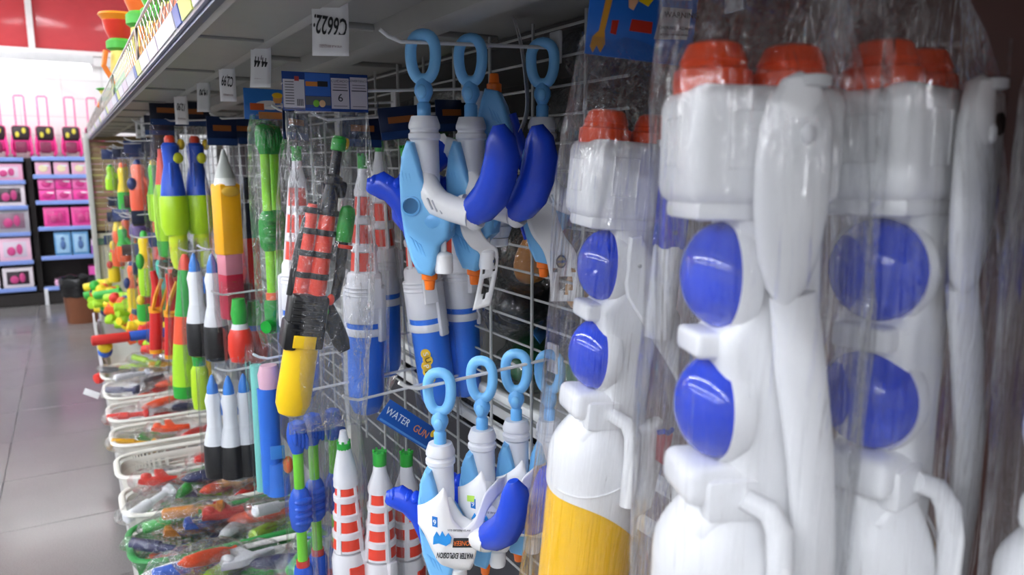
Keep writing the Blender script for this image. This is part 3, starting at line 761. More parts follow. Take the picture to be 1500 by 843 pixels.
# ------------------------------------------------------------------ red and black shooter in a wide bag
BLK = plastic('#141416', .28); RED = plastic('#f2482f', .3); GRN = plastic('#2fae3a', .3); LIME = plastic('#a6e22c', .3)
YELT = plastic('#f8cb12', .28)
def header(parent, w, z0, z1, col, x=0, y=0, kind='plain', rz=0):
    h = MB().rbox((0, 0, 0), (w, .0016, z1-z0), .0006).build('header_card', plastic(col, .3), parent)
    h.location = (x, y, (z0+z1)/2); h.rotation_euler = (0, 0, rz)
    H = z1-z0
    def pr_(nm, c, x0, x1, a, b, d=.0014): MB().box(((x0+x1)/2*w, -d, (a+b)/2*H), ((x1-x0)*w, .0008, (b-a)*H)).build(nm, plastic(c, .35), h)
    if kind == 'info':
        pr_('white_panel', '#cfccd2', -.49, -.25, -.48, .30); pr_('white_panel', '#c8c2ca', .06, .27, -.42, .38); pr_('white_panel', '#c8c2ca', .285, .49, -.42, .42)
        pr_('print_sky', '#2d63b8', -.24, .05, -.1, .48); pr_('print_ground', '#5b5f66', -.24, .05, -.34, -.12); pr_('print_band', '#2f57b0', -.49, .05, -.5, -.42)
        for k in range(9): pr_('print_line', '#6c6a70', -.47, -.37, .22-.07*k, .245-.07*k, .002)
        for k in range(7): pr_('barcode_bar', '#33333a', -.34+.011*k, -.335+.011*k, -.38, -.2, .002)
        for q in (.075, .30):
            pr_('print_line', '#3c3540', q, q+.18, .05, .075, .002)
            for k in range(2): pr_('print_line', '#77707a', q+.01, q+.17, .13+.07*k, .15+.07*k, .002)
            pr_('print_line', '#77707a', q+.01, q+.17, -.36, -.34, .002)
        text(h, 'lettering', 'CUIDADO', .007, face_m((.16*w, -.0022, .30*H)), plastic('#5a5460', .5))
        text(h, 'lettering', 'ADVERTENCIA', .006, face_m((.385*w, -.0022, .32*H)), plastic('#5a5460', .5))
        text(h, 'lettering', '6', .022, face_m((.165*w, -.0022, -.14*H)), plastic('#2b2b30', .5))
        MB().ell((-.12*w, -.0022, -.30*H), (.006, .0006, .007)).build('print_dot', plastic('#7fc23a', .4), h)
        MB().ell((-.05*w, -.0022, -.30*H), (.006, .0006, .007)).build('print_dot', plastic('#e0b58c', .4), h)
        pr_('print_word', '#b5352c', -.36, -.31, .26, .38, .002); pr_('print_word', '#cf7d2a', -.235, -.10, .14, .26, .002); pr_('print_word', '#1c1c20', -.10, .02, .14, .28, .002)
    elif kind == 'sea':
        pr_('print_sky', '#2f78c9', -.49, .49, -.05, .48); pr_('print_sand', '#d98d4a', -.2, .49, -.48, -.25)
        MB().ell((.05*w, -.0016, -.02*H), (.02*w/.06, .0006, .010)).build('print_cloud', plastic('#e7e3df', .4), h)
        MB().ell((.22*w, -.002, .18*H), (.010, .0006, .011)).build('print_head', plastic('#e2a15e', .4), h)
        MB().ell((.22*w, -.0024, .30*H), (.012, .0006, .006)).build('print_cap', plastic('#f2c227', .4), h)
        pr_('print_body', '#3b66b0', .16, .28, -.22, .04, .002)
        pr_('print_word', '#c85a28', -.38, -.08, -.2, .02, .002)
    elif kind == 'dark':
        pr_('print_band', '#1d3f78', -.49, .49, -.48, -.25); pr_('print_word', '#9c5a2a', -.3, .3, .0, .2, .002)
    return h
def red_shooter(label, loc, rot, colours=('y',)):
    g = thing('bagged_pump_shooter', label, 'water gun', loc, 0, None, rot=rot)
    g['group'] = 'bagged pump shooters'
    T = Matrix.Rotation(R(10.5), 4, 'Y')     # leaning inside the bag, nose up
    def b(mb, nm, mat, par=g): return mb.build(nm, mat, par)
    O = Matrix.Translation((-.035, 0, 0)) @ T
    b(MB().lathe([(.008, -.60), (.026, -.592), (.034, -.572), (.035, -.55), (.0335, -.44), (.033, -.425)], 26, 0, O, 1, .9), 'tank', YELT)
    bd = b(MB().rbox((0, 0, -.39), (.076, .058, .105), .010, 0, O).rbox((-.028, 0, -.425), (.026, .064, .06), .006, 0, O).rbox((.024, 0, -.425), (.026, .064, .05), .006, 0, O), 'body', BLK)
    for k in range(5): MB().rbox((-.004, -.030, -.355-.014*k), (.058, .006, .006), .002, 0, O).build('moulded_rib', BLK, bd)
    MB().rbox((-.002, -.033, -.435), (.044, .004, .026), .001, 0, O).build('tank_window', YELT, bd)
    for x, z1, r in ((-.020, -.155, .013), (.012, -.125, .0165)):
        q = b(MB().lathe([(r*1.2, -.345), (r*1.15, -.30), (r*.92, z1-.02), (r*.7, z1)], 18, 0, O, 1, 1, x, -.004), 'barrel', RED)
        for z in (-.30, -.255, -.21, -.168):
            MB().lathe([(r*1.26, z-.006), (r*1.32, z), (r*1.26, z+.006)], 18, 0, O, 1, 1, x, -.004).build('barrel_band', BLK, q)
    b(MB().tube([(-.036, -.002, -.345), (-.036, -.003, -.26), (-.03, -.004, -.19), (-.016, -.004, -.15)], [.009, .0075, .006, .004], 10, False, 0, O), 'side_rail', BLK)
    b(MB().lathe([(.0165, -.165), (.015, -.13), (.0135, -.112), (.018, -.108), (.018, -.095), (.011, -.09), (.0095, -.055), (.0095, -.04)], 16, 0, O, 1, 1, .012, -.004), 'muzzle', BLK)
    b(MB().rbox((.026, 0, -.118), (.03, .03, .036), .008, 0, O), 'sight', BLK)
    cap = b(MB().lathe([(.0115, -.042), (.0145, -.040), (.0145, -.018), (.0125, -.016), (.0125, -.012), (.004, -.011)], 16, 0, O, 1, 1, .012, -.004), 'nozzle_cap', GRN)
    MB().ell((.028, 0, -.024), (.006, .006, .012), 0, O).build('cap_tab', YELT, cap)
    b(MB().lathe([(.006, -.225), (.0155, -.222), (.017, -.205), (.0165, -.165), (.013, -.152), (.004, -.147)], 18, 0, O, 1, .9, .048, -.012), 'pump_grip', GRN)
    b(MB().tube([(.048, -.010, -.225), (.052, -.010, -.29), (.050, -.008, -.335), (.036, -.006, -.355)], [(.012, .010), (.011, .010), (.010, .01), .010], 12, False, 0, O), 'pump_slide', BLK)
    MB().rbox((.052, -.020, -.232), (.028, .012, .008), .002, 0, O).build('pump_band', RED, g)
    b(MB().tube([(.03, 0, -.36), (.055, -.002, -.395), (.078, -.002, -.435), (.088, -.002, -.452)], [(.020, .014), (.019, .013), (.018, .012), (.012, .008)], 14, False, 0, O), 'pistol_grip', BLK)
    MB().ell((.040, -.016, -.345), (.008, .006, .012), 0, O).build('trigger', RED, g); MB().ell((.034, -.018, -.37), (.006, .006, .008), 0, O).build('catch', GRN, g)
    header(g, .165, .035, .11, '#1d3f86', x=-.048, kind='info')
    bag_part(g, [(.035, -.046, 0, .080, .003), (.0, -.046, 0, .081, .012), (-.1, -.044, 0, .081, .034), (-.35, -.052, 0, .082, .042), (-.54, -.066, 0, .080, .042), (-.615, -.07, 0, .078, .02), (-.63, -.07, 0, .078, .003)], FILM_CR, 5, n=60, wr=.10, rows=44)
    return g
rs = red_shooter('black and red pump shooter with a yellow tank in a wide crinkled bag', (.442, 1.335, 1.558), (0, 0, R(-4)))
rs.scale = (.9, .9, .87)
hook(1.345, 1.640, .325, 'white display hook through the wide bag with the yellow tank shooter', 'upper display hooks')

# ------------------------------------------------------------------ tower shaped shooters
def tower(g, zt, zb, r0, r1, n, red, white, tip, tipl):
    """white barrel with red cells between white rings and ribs, top zt, bottom zb"""
    MB().lathe([(r1*1.02, zb), (r0, zt)], 24).build('barrel', white, g)
    H = zt-zb
    for k in range(n):
        za = zb+H*(k+.14)/n; zc = zb+H*(k+.80)/n
        ra = r1+(r0-r1)*(za-zb)/H; rc = r1+(r0-r1)*(zc-zb)/H
        MB().lathe([(ra+.0012, za), (rc+.0012, zc)], 24).build('red_band', red, g)
        zz = zb+H*(k+.97)/n; rr = r1+(r0-r1)*(zz-zb)/H
        MB().lathe([(rr, zz-.010), (rr+.004, zz-.007), (rr+.004, zz+.004), (rr, zz+.007)], 24).build('ring', white, g)
    for k in range(4):
        a = pi/2*k+.5
        MB().tube([((r1+.001)*cos(a), (r1+.001)*sin(a), zb), ((r0+.001)*cos(a), (r0+.001)*sin(a), zt)], [(.004, r1*.22), (.003, r0*.22)], 6, flat=(cos(a), sin(a), 0)).build('rib', white, g)
    MB().lathe([(r0*1.25, zt-.01), (r0*1.3, zt), (r0*.75, zt+.03), (r0*.65, zt+.045)], 20).build('neck', white, g)
    t = MB().lathe([(r0*.66, zt+.043), (r0*.72, zt+.046), (r0*.72, zt+.046+tipl), (r0*.5, zt+.047+tipl)], 14).build('nozzle_tip', tip, g)
    for k in range(6):
        a = 2*pi*k/6
        MB().box((r0*.62*cos(a), r0*.62*sin(a), zt+.048+tipl), (.004, .004, .006)).build('crown_point', tip, t)
WPL = plastic('#ecebee', .28); BTK = plastic('#2f74df', .3); RD2 = plastic('#f0452e', .3)
def tank_tower(label, loc, rot, sticker=False):
    g = thing('bagged_tank_shooter', label, 'water gun', loc, 0, 'blue tank shooters in film', rot=rot)
    tower(g, -.07, -.235, .014, .027, 3, RD2, WPL, GRN, .022)
    MB().lathe([(.008, -.528), (.026, -.520), (.0345, -.50), (.0365, -.47), (.0365, -.33), (.034, -.32)], 30).build('tank', BTK, g)
    sl = MB().lathe([(.0375, -.332), (.039, -.33), (.039, -.268), (.036, -.262), (.035, -.238), (.032, -.232), (.020, -.230)], 30).build('sleeve', WPL, g)
    for k in range(3): MB().lathe([(.039, -.262-.008*k), (.0402, -.260-.008*k), (.039, -.258-.008*k)], 30).build('moulded_ring', WPL, sl)
    MB().lathe([(.0385, -.358), (.0395, -.356), (.0395, -.345), (.0385, -.343)], 30).build('tank_band', WPL, g)
    for a in (R(-60), R(130), R(35)):
        M = Matrix.Rotation(a, 4, 'Z')
        MB().rbox((.0385, 0, -.315), (.010, .022, .11), .004, 0, M).build('clip', WPL, g)
    MB().prism([(-.012, -.24), (.012, -.24), (.014, -.30), (-.014, -.30)], .012, bevel=.003, y=-.040).build('latch', WPL, g)
    if sticker:
        M = Matrix.Rotation(R(-38), 4, 'Z')
        s = MB()
        for k in range(5): s.lathe([(.0105, 0), (.0105, .0006)], 14, 0, M @ Matrix.Translation((.003*sin(k*2), -.0372, -.40-.0125*k)) @ FACEY)
        st = s.build('sticker', plastic('#f2c62a', .4), g)
        for k, ch in enumerate('SUPER'):
            text(st, 'lettering', ch, .016, M @ Matrix.Translation((.003*sin(k*2), -.0384, -.40-.0125*k)) @ face_m((0, 0, 0), spin=R(-75)), INK if k % 2 else plastic('#f4f2ea', .4))
    header(g, .085, .015, .075, '#14264c', kind='dark')
    bag_part(g, [(.018, 0, 0, .042, .003), (0, 0, 0, .044, .016), (-.08, 0, 0, .046, .030), (-.3, 0, 0, .047, .045), (-.5, 0, 0, .044, .043), (-.535, 0, 0, .045, .02), (-.56, 0, 0, .045, .003)], FILM_T, rnd.random()*50, n=52, wr=.07, rows=40)
    return g
ts = tank_tower('blue tank shooter in film, partly behind the yellow tank bag', (.500, 1.45, 1.515), (R(0), R(1), R(10)))
ts2 = tank_tower('blue tank shooter in film with a yellow SUPER sticker, tilted', (.556, 1.37, 1.530), (R(-1), R(-6.5), R(-6)), True)
ts3 = copy_tree(ts); ts3.location = (.652, 1.36, 1.545); ts3.rotation_euler = (0, R(-3), R(20)); ts3['label'] = 'blue tank shooter in film deepest on its hook next to the grid'
ts4 = copy_tree(ts); ts4.location = (.405, 1.58, 1.53); ts4.rotation_euler = (0, R(2), R(40)); ts4['label'] = 'blue tank shooter seen pale through the wide crinkled bag'
ts5 = copy_tree(ts); ts5.location = (.575, 1.56, 1.55); ts5.rotation_euler = (0, R(-2), R(70)); ts5['label'] = 'blue tank shooter behind the one with the yellow sticker'
hook(1.58, 1.62, .36, 'white display hook carrying the rear blue tank shooters', 'upper display hooks')
hook(1.44, 1.60, .40, 'white display hook carrying the blue tank shooters', 'upper display hooks')
def castle(label, loc, rot):
    g = thing('bagged_tower_shooter', label, 'water gun', loc, 0, 'white tower shooters in film', rot=rot)
    tower(g, -.085, -.23, .0185, .030, 4, RD2, WPL, GRN, .024)
    MB().lathe([(.028, -.42), (.034, -.40), (.035, -.25), (.031, -.235)], 24).build('tank', WPL, g)
    for z in (-.27, -.31, -.35): MB().rbox((0, -.033, z-.0), (.03, .006, .026), .002).build('red_window', RD2, g)
    for a in (R(-50), R(60)):
        MB().rbox((.034, 0, -.29), (.012, .02, .12), .003, 0, Matrix.Rotation(a, 4, 'Z')).build('clip', WPL, g)
    bag_part(g, [(.075, 0, 0, .038, .003), (.02, 0, 0, .036, .016), (-.08, 0, 0, .040, .032), (-.25, 0, 0, .045, .044), (-.42, 0, 0, .044, .042), (-.45, 0, 0, .044, .003)], FILM_T, rnd.random()*50, n=52, wr=.07, rows=36)
    return g
k1 = castle('white tower shooter with red cells and tall cone under the yellow tank bag', (.413, 1.36, .985), (0, R(-1), R(5)))
MB().lathe([(.024, -.10), (.022, -.07), (.010, -.01), (.006, .01)], 20).build('cone', WPL, k1)
k2 = copy_tree(k1); k2.location = (.474, 1.33, .965); k2.rotation_euler = (0, R(1), R(-20)); k2['label'] = 'white tower shooter with green crown tip below a blue tilted card'
for c in list(k2.children):
    if c.name.startswith('cone'): bpy.data.objects.remove(c)
k3 = copy_tree(k2); k3.location = (.545, 1.37, .935); k3.rotation_euler = (0, R(2), R(40)); k3['label'] = 'white and red tower shooter half hidden behind the green crown one'
hk = hook(1.345, 1.075, .41, 'white display hook above the white tower shooters', 'lower display hooks')
wg = MB().rbox((0, 0, 0), (.13, .0014, .045), .0005).build('header_card', plastic('#174f9e', .3), k2)
wg.matrix_local = Matrix.Translation((.056, .0, .036)) @ Matrix.Rotation(R(20), 4, 'Z') @ Matrix.Rotation(R(38), 4, 'Y')
text(wg, 'lettering', 'WATER', .020, face_m((-.030, -.0014, .002)), plastic('#dfe6ee', .4), sx=.85)
text(wg, 'lettering', 'GUN', .020, face_m((.030, -.0014, .002)), plastic('#e2883a', .4), sx=.85)
MB().box((0, -.001, -.018), (.12, .0006, .004)).build('print_line', plastic('#4e86c9', .4), wg)
MB().ell((.056, -.0012, .012), (.006, .0006, .008)).build('print_dot', plastic('#e0b92c', .4), wg)

# ------------------------------------------------------------------ twin tube shooters with fist grips
def fist_tube(g, x, y, cup, tube_c, band, top=True, base_noz=True, L=.45, rt=.010):
    s = []
    MB().lathe([(.004, .002), (.016, -.003), (.020, -.02), (.019, -.04), (.013, -.058), (.011, -.064)][::-1], 18, 0, None, 1, .9, x, y).build('top_fist', cup, g)
    for k in range(4): MB().ell((x-.011+.0075*k, y-.016, -.028-.004*k), (.0052, .006, .016)).build('finger', cup, g)
    MB().lathe([(rt, -L*.82), (rt, -.055)], 16, 0, None, 1, 1, x, y).build('tube', tube_c, g)
    zf = -L*.50
    MB().lathe([(.012, zf-.045), (.019, zf-.036), (.0225, zf-.01), (.0215, zf+.02), (.016, zf+.038), (.011, zf+.044)], 18, 0, None, 1, .92, x, y).build('grip_fist', cup, g)
    for k in range(4): MB().ell((x, y-.0165, zf+.022-.0145*k), (.0185, .0085, .0065), 0, None).build('finger', cup, g)
    MB().lathe([(rt*1.3, -L*.835), (rt*1.3, -L*.80)], 16, 0, None, 1, 1, x, y).build('band', band, g)
    MB().lathe([(.012, -L-.06 if not base_noz else -L), (.018, -L*.985), (.019, -L*.86), (.016, -L*.835)], 18, 0, None, 1, .95, x, y).build('base', cup, g)
def fist_pack(name, label, loc, rz, cup, tc, band, spots, L, hdr, hk_):
    g = thing(name, label, 'water gun', loc, rz, 'twin tube shooters in film')
    for x, y in spots: fist_tube(g, x, y, cup, tc, band, L=L)
    return g
DG = plastic('#14962f', .25); LG = plastic('#8ee01c', .3); ORB = plastic('#f4652a', .3)
fp = fist_pack('bagged_tube_shooter', 'green twin tube shooter with fist grips and a foot nozzle in film', (.383, 1.72, 1.582), R(25), DG, LG, ORB, ((-.014, 0), (.018, .01)), .46, None, None)
MB().tube([(-.015, -.005, -.435), (-.03, -.012, -.440), (-.048, -.018, -.440)], [.017, .016, .014], 14).build('foot_nozzle', DG, fp)
MB().rbox((.0, .0, -.425), (.05, .034, .07), .006).build('foot_box', DG, fp)
header(fp, .10, .01, .075, '#2a6fc0', kind='sea', rz=R(-20))
bag_part(fp, [(.02, 0, 0, .044, .004), (-.01, 0, 0, .046, .03), (-.1, 0, .004, .044, .034), (-.45, 0, .004, .044, .034), (-.49, 0, 0, .044, .003)], FILM_CR, 9, n=48, wr=.08, rows=36)
hook(1.72, 1.64, .345, 'white display hook carrying the green twin tube shooter', 'upper display hooks')
B3 = plastic('#1f57c8', .25)
rdb = plastic('#c8352c', .3)
for i, (x, y, l) in enumerate(((.340, 1.42, 'blue fist tube shooter with green tube, outermost of the lower group'), (.378, 1.45, 'blue fist tube shooter with green tube, in the middle of the lower group'), (.425, 1.47, 'blue fist tube shooter with green tube, innermost of the lower group'))):
    if i == 0:
        fb = fist_pack('bagged_tube_shooter', l, (x, y, 1.008), R(10), B3, plastic('#6fc832', .3), rdb, ((0, 0),), .36, None, None)
        MB().lathe([(.016, -.46), (.0185, -.455), (.0185, -.36), (.014, -.355)], 16).build('lower_sleeve', B3, fb)
        MB().ell((.02, -.006, -.355), (.012, .012, .014)).build('nozzle', ORB, fb)
        bag_part(fb, [(.05, 0, 0, .03, .003), (.0, 0, 0, .028, .024), (-.2, 0, 0, .028, .027), (-.45, 0, 0, .028, .027), (-.48, 0, 0, .028, .003)], FILM_T, 19, n=40, wr=.06, rows=30)
    else:
        dup(fb, (x, y, 1.012-.004*i), l, rz=R(20*i))
hook(1.45, 1.075, .33, 'white display hook carrying the blue fist tube shooters', 'lower display hooks')

# ------------------------------------------------------------------ everything else hanging along the rack
def stack(name, label, loc, parts, rz=0, rot=None, bag=None, hdr=None, group=None, film=None, cat='water gun', extras=()):
    """parts: (part name, colour, profile from bottom to top, x, y[, sy])"""
    g = thing(name, label, cat, loc, rz, group, rot=rot)
    for p in parts:
        nm, c, prof, x, y = p[:5]; sy = p[5] if len(p) > 5 else 1
        if prof[0][1] > prof[-1][1]: prof = prof[::-1]
        MB().lathe(prof, 16, 0, None, 1, sy, x, y).build(nm, plastic(c, .3), g)
    for nm, c, kind, a in extras:
        mb = MB()
        if kind == 'box': mb.rbox(a[0], a[1], a[2])
        elif kind == 'ell': mb.ell(a[0], a[1])
        elif kind == 'tube': mb.tube(a[0], a[1], 10)
        mb.build(nm, plastic(c, .3), g)
    if hdr: header(g, *hdr[:4], kind=hdr[4] if len(hdr) > 4 else 'plain')
    if bag:
        hx, hy, zt, zb = bag
        bag_part(g, [(zt, 0, 0, hx*.95, .003), (zt-.03, 0, 0, hx, hy*.6), (zt-.1, 0, 0, hx, hy), (zb+.05, 0, 0, hx, hy), (zb+.015, 0, 0, hx, hy*.5), (zb, 0, 0, hx, .003)], film or FILM_FAR, rnd.random()*50, n=30, wr=.10, rows=22)
    return g
# yellow sleeve over crimson block
stack('bagged_foam_pump', 'yellow and crimson block pump with grey cone in film', (.358, 2.15, 1.515),
      [('cone', '#c9ccc6', [(.027, -.055), (.012, -.01), (.004, .02)], 0, 0), ('shoulder', '#e8e8e4', [(.030, -.075), (.026, -.055)], 0, 0)], R(20),
      bag=(.046, .04, .05, -.47), hdr=(.085, .03, .105, '#15254a', 'dark'), group='block pumps in film',
      extras=(('sleeve', '#fbb414', 'box', ((0, 0, -.165), (.060, .052, .19), .006)), ('pink_block', '#d98a9a', 'box', ((0, 0, -.285), (.052, .046, .06), .004)), ('crimson_block', '#b91f3f', 'box', ((0, 0, -.375), (.052, .046, .125), .005)), ('sleeve_fold', '#f2c14a', 'ell', ((0, -.026, -.09), (.026, .004, .014)))))
stack('bagged_foam_pump', 'red block pump in film behind the yellow and crimson one', (.420, 2.2, 1.50),
      [('cone', '#3a3f44', [(.022, -.1), (.008, -.04)], 0, 0)], R(20), bag=(.04, .035, .08, -.41), hdr=(.08, .05, .12, '#1c3157', 'dark'), group='block pumps in film',
      extras=(('block', '#d6281f', 'box', ((0, 0, -.30), (.046, .04, .19), .005)), ('upper_block', '#20283f', 'box', ((0, 0, -.16), (.046, .04, .10), .005))))
hook(2.15, 1.635, .33, 'white display hook carrying the block pumps', 'upper display hooks')
# blue and lime pump pair
def blue_lime(label, loc, rz):
    return stack('bagged_pump_gun', label, loc,
      [('nozzle', '#e8452a', [(.016, -.03), (.017, -.012), (.011, -.002)], 0, 0), ('body', '#1f4fc0', [(.040, -.20), (.034, -.15), (.024, -.10), (.026, -.06), (.028, -.035), (.020, -.025)], 0, 0),
       ('tank', '#b4e01c', [(.012, -.335), (.034, -.328), (.045, -.30), (.046, -.25), (.044, -.205), (.040, -.198)], 0, 0), ('pump', '#c8e020', [(.004, -.45), (.020, -.44), (.028, -.405), (.030, -.35), (.026, -.30)], .004, -.005)], rz,
      bag=(.055, .05, .05, -.47), hdr=(.11, .03, .11, '#131a2e', 'dark'), group='blue and lime pump guns',
      extras=(('roundel', '#d3d62a', 'ell', ((.016, -.026, -.075), (.016, .008, .018))), ('side_rib', '#2a62d8', 'box', ((-.012, -.03, -.13), (.008, .01, .08), .003)), ('knob', '#e6c31f', 'ell', ((.034, -.004, -.03), (.012, .012, .018)))))
blue_lime('blue and lime pump gun with red tip, outer one of its hook', (.293, 2.75, 1.590), R(10))
blue_lime('blue and lime pump gun with red tip, inner one of its hook', (.372, 2.77, 1.590), R(0))
stack('bagged_pump_gun', 'lime pump gun with a green tank end behind the blue and lime pair', (.300, 3.1, 1.57), [('nozzle', '#e64b32', [(.014, -.05), (.012, -.02)], 0, 0), ('body', '#d94a34', [(.03, -.15), (.022, -.1), (.016, -.05)], 0, 0), ('tank', '#a8dc22', [(.034, -.37), (.042, -.33), (.040, -.20), (.028, -.14)], 0, 0), ('tank_end', '#2ca636', [(.012, -.425), (.034, -.415), (.038, -.37), (.036, -.355)], 0, 0)], bag=(.055, .045, .05, -.46), hdr=(.10, .03, .1, '#232a3c', 'dark'), group='far hanging shooters')
hook(2.75, 1.655, .27, 'white display hook carrying the blue and lime pump guns', 'upper display hooks')
# rockets, upper and lower
def rocket(label, loc, rz=0, s=1.0, tipc='#3b7fd0'):
    g = stack('rocket_shooter', label, loc,
      [('tip', tipc, [(.016, -.055), (.014, -.03), (.006, -.005), (.002, .002)], 0, 0), ('body', '#e9ebef', [(.030, -.20), (.020, -.14), (.019, -.10), (.0225, -.07), (.017, -.05)], 0, 0), ('skirt', '#e2e4e8', [(.0315, -.205), (.0305, -.19), (.021, -.145)], 0, 0),
       ('tank', '#131315', [(.020, -.298), (.0315, -.292), (.034, -.27), (.0325, -.20), (.030, -.195)], 0, 0)], rz,
      bag=(.040, .038, .045, -.315), group='white and black rocket shooters', extras=(('stripe', '#2f7fe0', 'box', ((.02, -.012, -.09), (.005, .006, .05), .002)),))
    g.scale = (s, s, s); return g
rocket('white rocket shooter with black tank, outer one of the upper pair', (.286, 2.3, 1.245), R(10))
rocket('white rocket shooter with black tank, inner one of the upper pair', (.322, 2.22, 1.250), R(-10), 1.02)
for i, (x, y, z) in enumerate(((.254, 1.87, 1.0), (.287, 1.85, .998), (.322, 1.85, .998), (.372, 1.86, .99))):
    rocket(f'white rocket shooter with black tank, {ORD[i]} from the aisle on the lower hook', (x, y, z), R(30*i), .86)
hook(1.85, 1.03, .26, 'white display hook carrying the lower rocket shooters', 'lower display hooks')
hook(2.25, 1.28, .29, 'white display hook carrying the upper rocket pair', 'lower display hooks')
stack('bagged_flask_gun', 'red bulb tank shooter with green neck and white collar', (.365, 2.1, 1.14), [('neck', '#2fa83c', [(.018, -.07), (.022, -.04), (.016, .0)], 0, 0), ('collar', '#dfe2e4', [(.024, -.085), (.02, -.068)], 0, 0), ('tank', '#e53a26', [(.012, -.178), (.028, -.170), (.0345, -.14), (.032, -.10), (.024, -.082)], 0, 0)], bag=(.042, .04, .05, -.19), group='red bulb shooters')
stack('bagged_flask_gun', 'second red bulb tank shooter behind the first, nearer the grid', (.415, 2.16, 1.12), [('neck', '#2fa83c', [(.018, -.07), (.022, -.04), (.016, .0)], 0, 0), ('collar', '#3a78c8', [(.024, -.085), (.02, -.068)], 0, 0), ('tank', '#dd4a38', [(.012, -.178), (.028, -.170), (.0345, -.14), (.032, -.10), (.024, -.082)], 0, 0)], bag=(.042, .04, .05, -.19), group='red bulb shooters')
hook(2.12, 1.17, .30, 'white display hook carrying the red bulb shooters', 'lower display hooks')
stack('pump_gun', 'long pump gun in orange, green and lime with a red tip', (.300, 2.62, 1.21), [('tip', '#ee4a2c', [(.02, -.05), (.016, -.02), (.008, .0)], 0, 0), ('front', '#35b24c', [(.030, -.20), (.024, -.12), (.020, -.05)], 0, 0), ('middle', '#ee5a36', [(.034, -.29), (.031, -.20)], 0, 0), ('tank', '#a9dd26', [(.036, -.43), (.037, -.36), (.034, -.29)], 0, 0), ('end', '#2fae3c', [(.014, -.478), (.032, -.47), (.036, -.43)], 0, 0)], rot=(0, R(4), R(10)), bag=(.048, .042, .04, -.49), group='long pump guns')
stack('pump_gun', 'lime and green pump gun below the rocket pair, with yellow rod', (.305, 2.5, .975), [('front', '#2a9c3a', [(.018, -.12), (.020, -.06), (.014, .0)], 0, 0), ('tank', '#b5dc1e', [(.010, -.252), (.024, -.245), (.028, -.20), (.026, -.12), (.016, -.10)], 0, 0), ('rod', '#edc41d', [(.008, -.20), (.008, .0)], .028, 0)], bag=(.042, .038, .05, -.27), group='long pump guns')
hook(2.6, 1.24, .28, 'white display hook carrying the long pump guns', 'lower display hooks')
# noodle pump with orange valve
stack('bagged_noodle_pump', 'blue foam noodle pump with orange valve and pink end in film', (.345, 1.65, 1.065), [('pink_end', '#e3b4c4', [(.022, -.05), (.024, -.02), (.018, .0)], -.004, 0), ('noodle', '#2b6fd6', [(.0215, -.29), (.0225, -.05)], -.008, 0), ('teal_tube', '#7fd0c4', [(.012, -.29), (.012, .0)], -.03, .012), ('foot', '#3a78d8', [(.026, -.295), (.024, -.22)], .004, -.004)], R(-10), bag=(.050, .036, .05, -.31), group='noodle pumps in film',
      extras=(('valve', '#f0692a', 'ell', ((.026, -.020, -.225), (.012, .012, .020))), ('label_print', '#3a86d6', 'box', ((.005, -.03, -.19), (.03, .004, .03), .001))))
hook(1.65, 1.10, .31, 'white display hook carrying the noodle pump', 'lower display hooks')
stack('pump_gun', 'dark green tube gun behind the lower rocket shooters', (.385, 1.98, .98), [('tip', '#d23c2a', [(.012, -.03), (.01, .0)], 0, 0), ('body', '#1f7a36', [(.018, -.27), (.022, -.16), (.015, -.03)], 0, 0)], bag=(.035, .03, .05, -.3), group='long pump guns')
# red sword packs
def sword(label, loc, rz):
    g = thing('bagged_toy_sword', label, 'toy sword', loc, rz, 'red swords with yellow loops')
    red = plastic('#d01f1c', .3); yel = plastic('#f2a81a', .3)
    MB().tube([(0.004, 0, 0), (.012, 0, -.06), (.004, 0, -.16), (-.006, 0, -.285)], [.010, .016, .022, .021], 12).build('blade', red, g)
    MB().tube([(.03, -.004, -.03), (.004, -.02, -.09), (-.008, -.024, -.135), (.016, -.022, -.14), (.034, -.012, -.10), (.05, -.004, -.055)], [(.008, .005)]*6, 8).build('loop', yel, g)
    MB().lathe([(.021, -.298), (.022, -.284)], 14, 0, None, 1, 1, -.006, 0).build('end_ring', yel, g)
    MB().lathe([(.0225, -.150), (.023, -.128)], 14, 0, None, 1, 1, .003, 0).build('middle_ring', yel, g)
    bag_part(g, [(.04, .01, 0, .03, .003), (0, .01, 0, .036, .02), (-.28, 0, 0, .036, .03), (-.31, 0, 0, .036, .003)], FILM_FAR, rnd.random()*40, n=28, wr=.12, rows=20)
    return g
sword('red toy sword with yellow loop, nearest the aisle', (.225, 2.95, 1.12), R(0))
sword('red toy sword with yellow loop, in the middle of its hook', (.262, 2.82, 1.125), R(-8))
sword('red toy sword with yellow loop, innermost of its hook', (.305, 2.86, 1.11), R(30))
hook(2.87, 1.155, .24, 'white display hook carrying the red toy swords', 'lower display hooks')
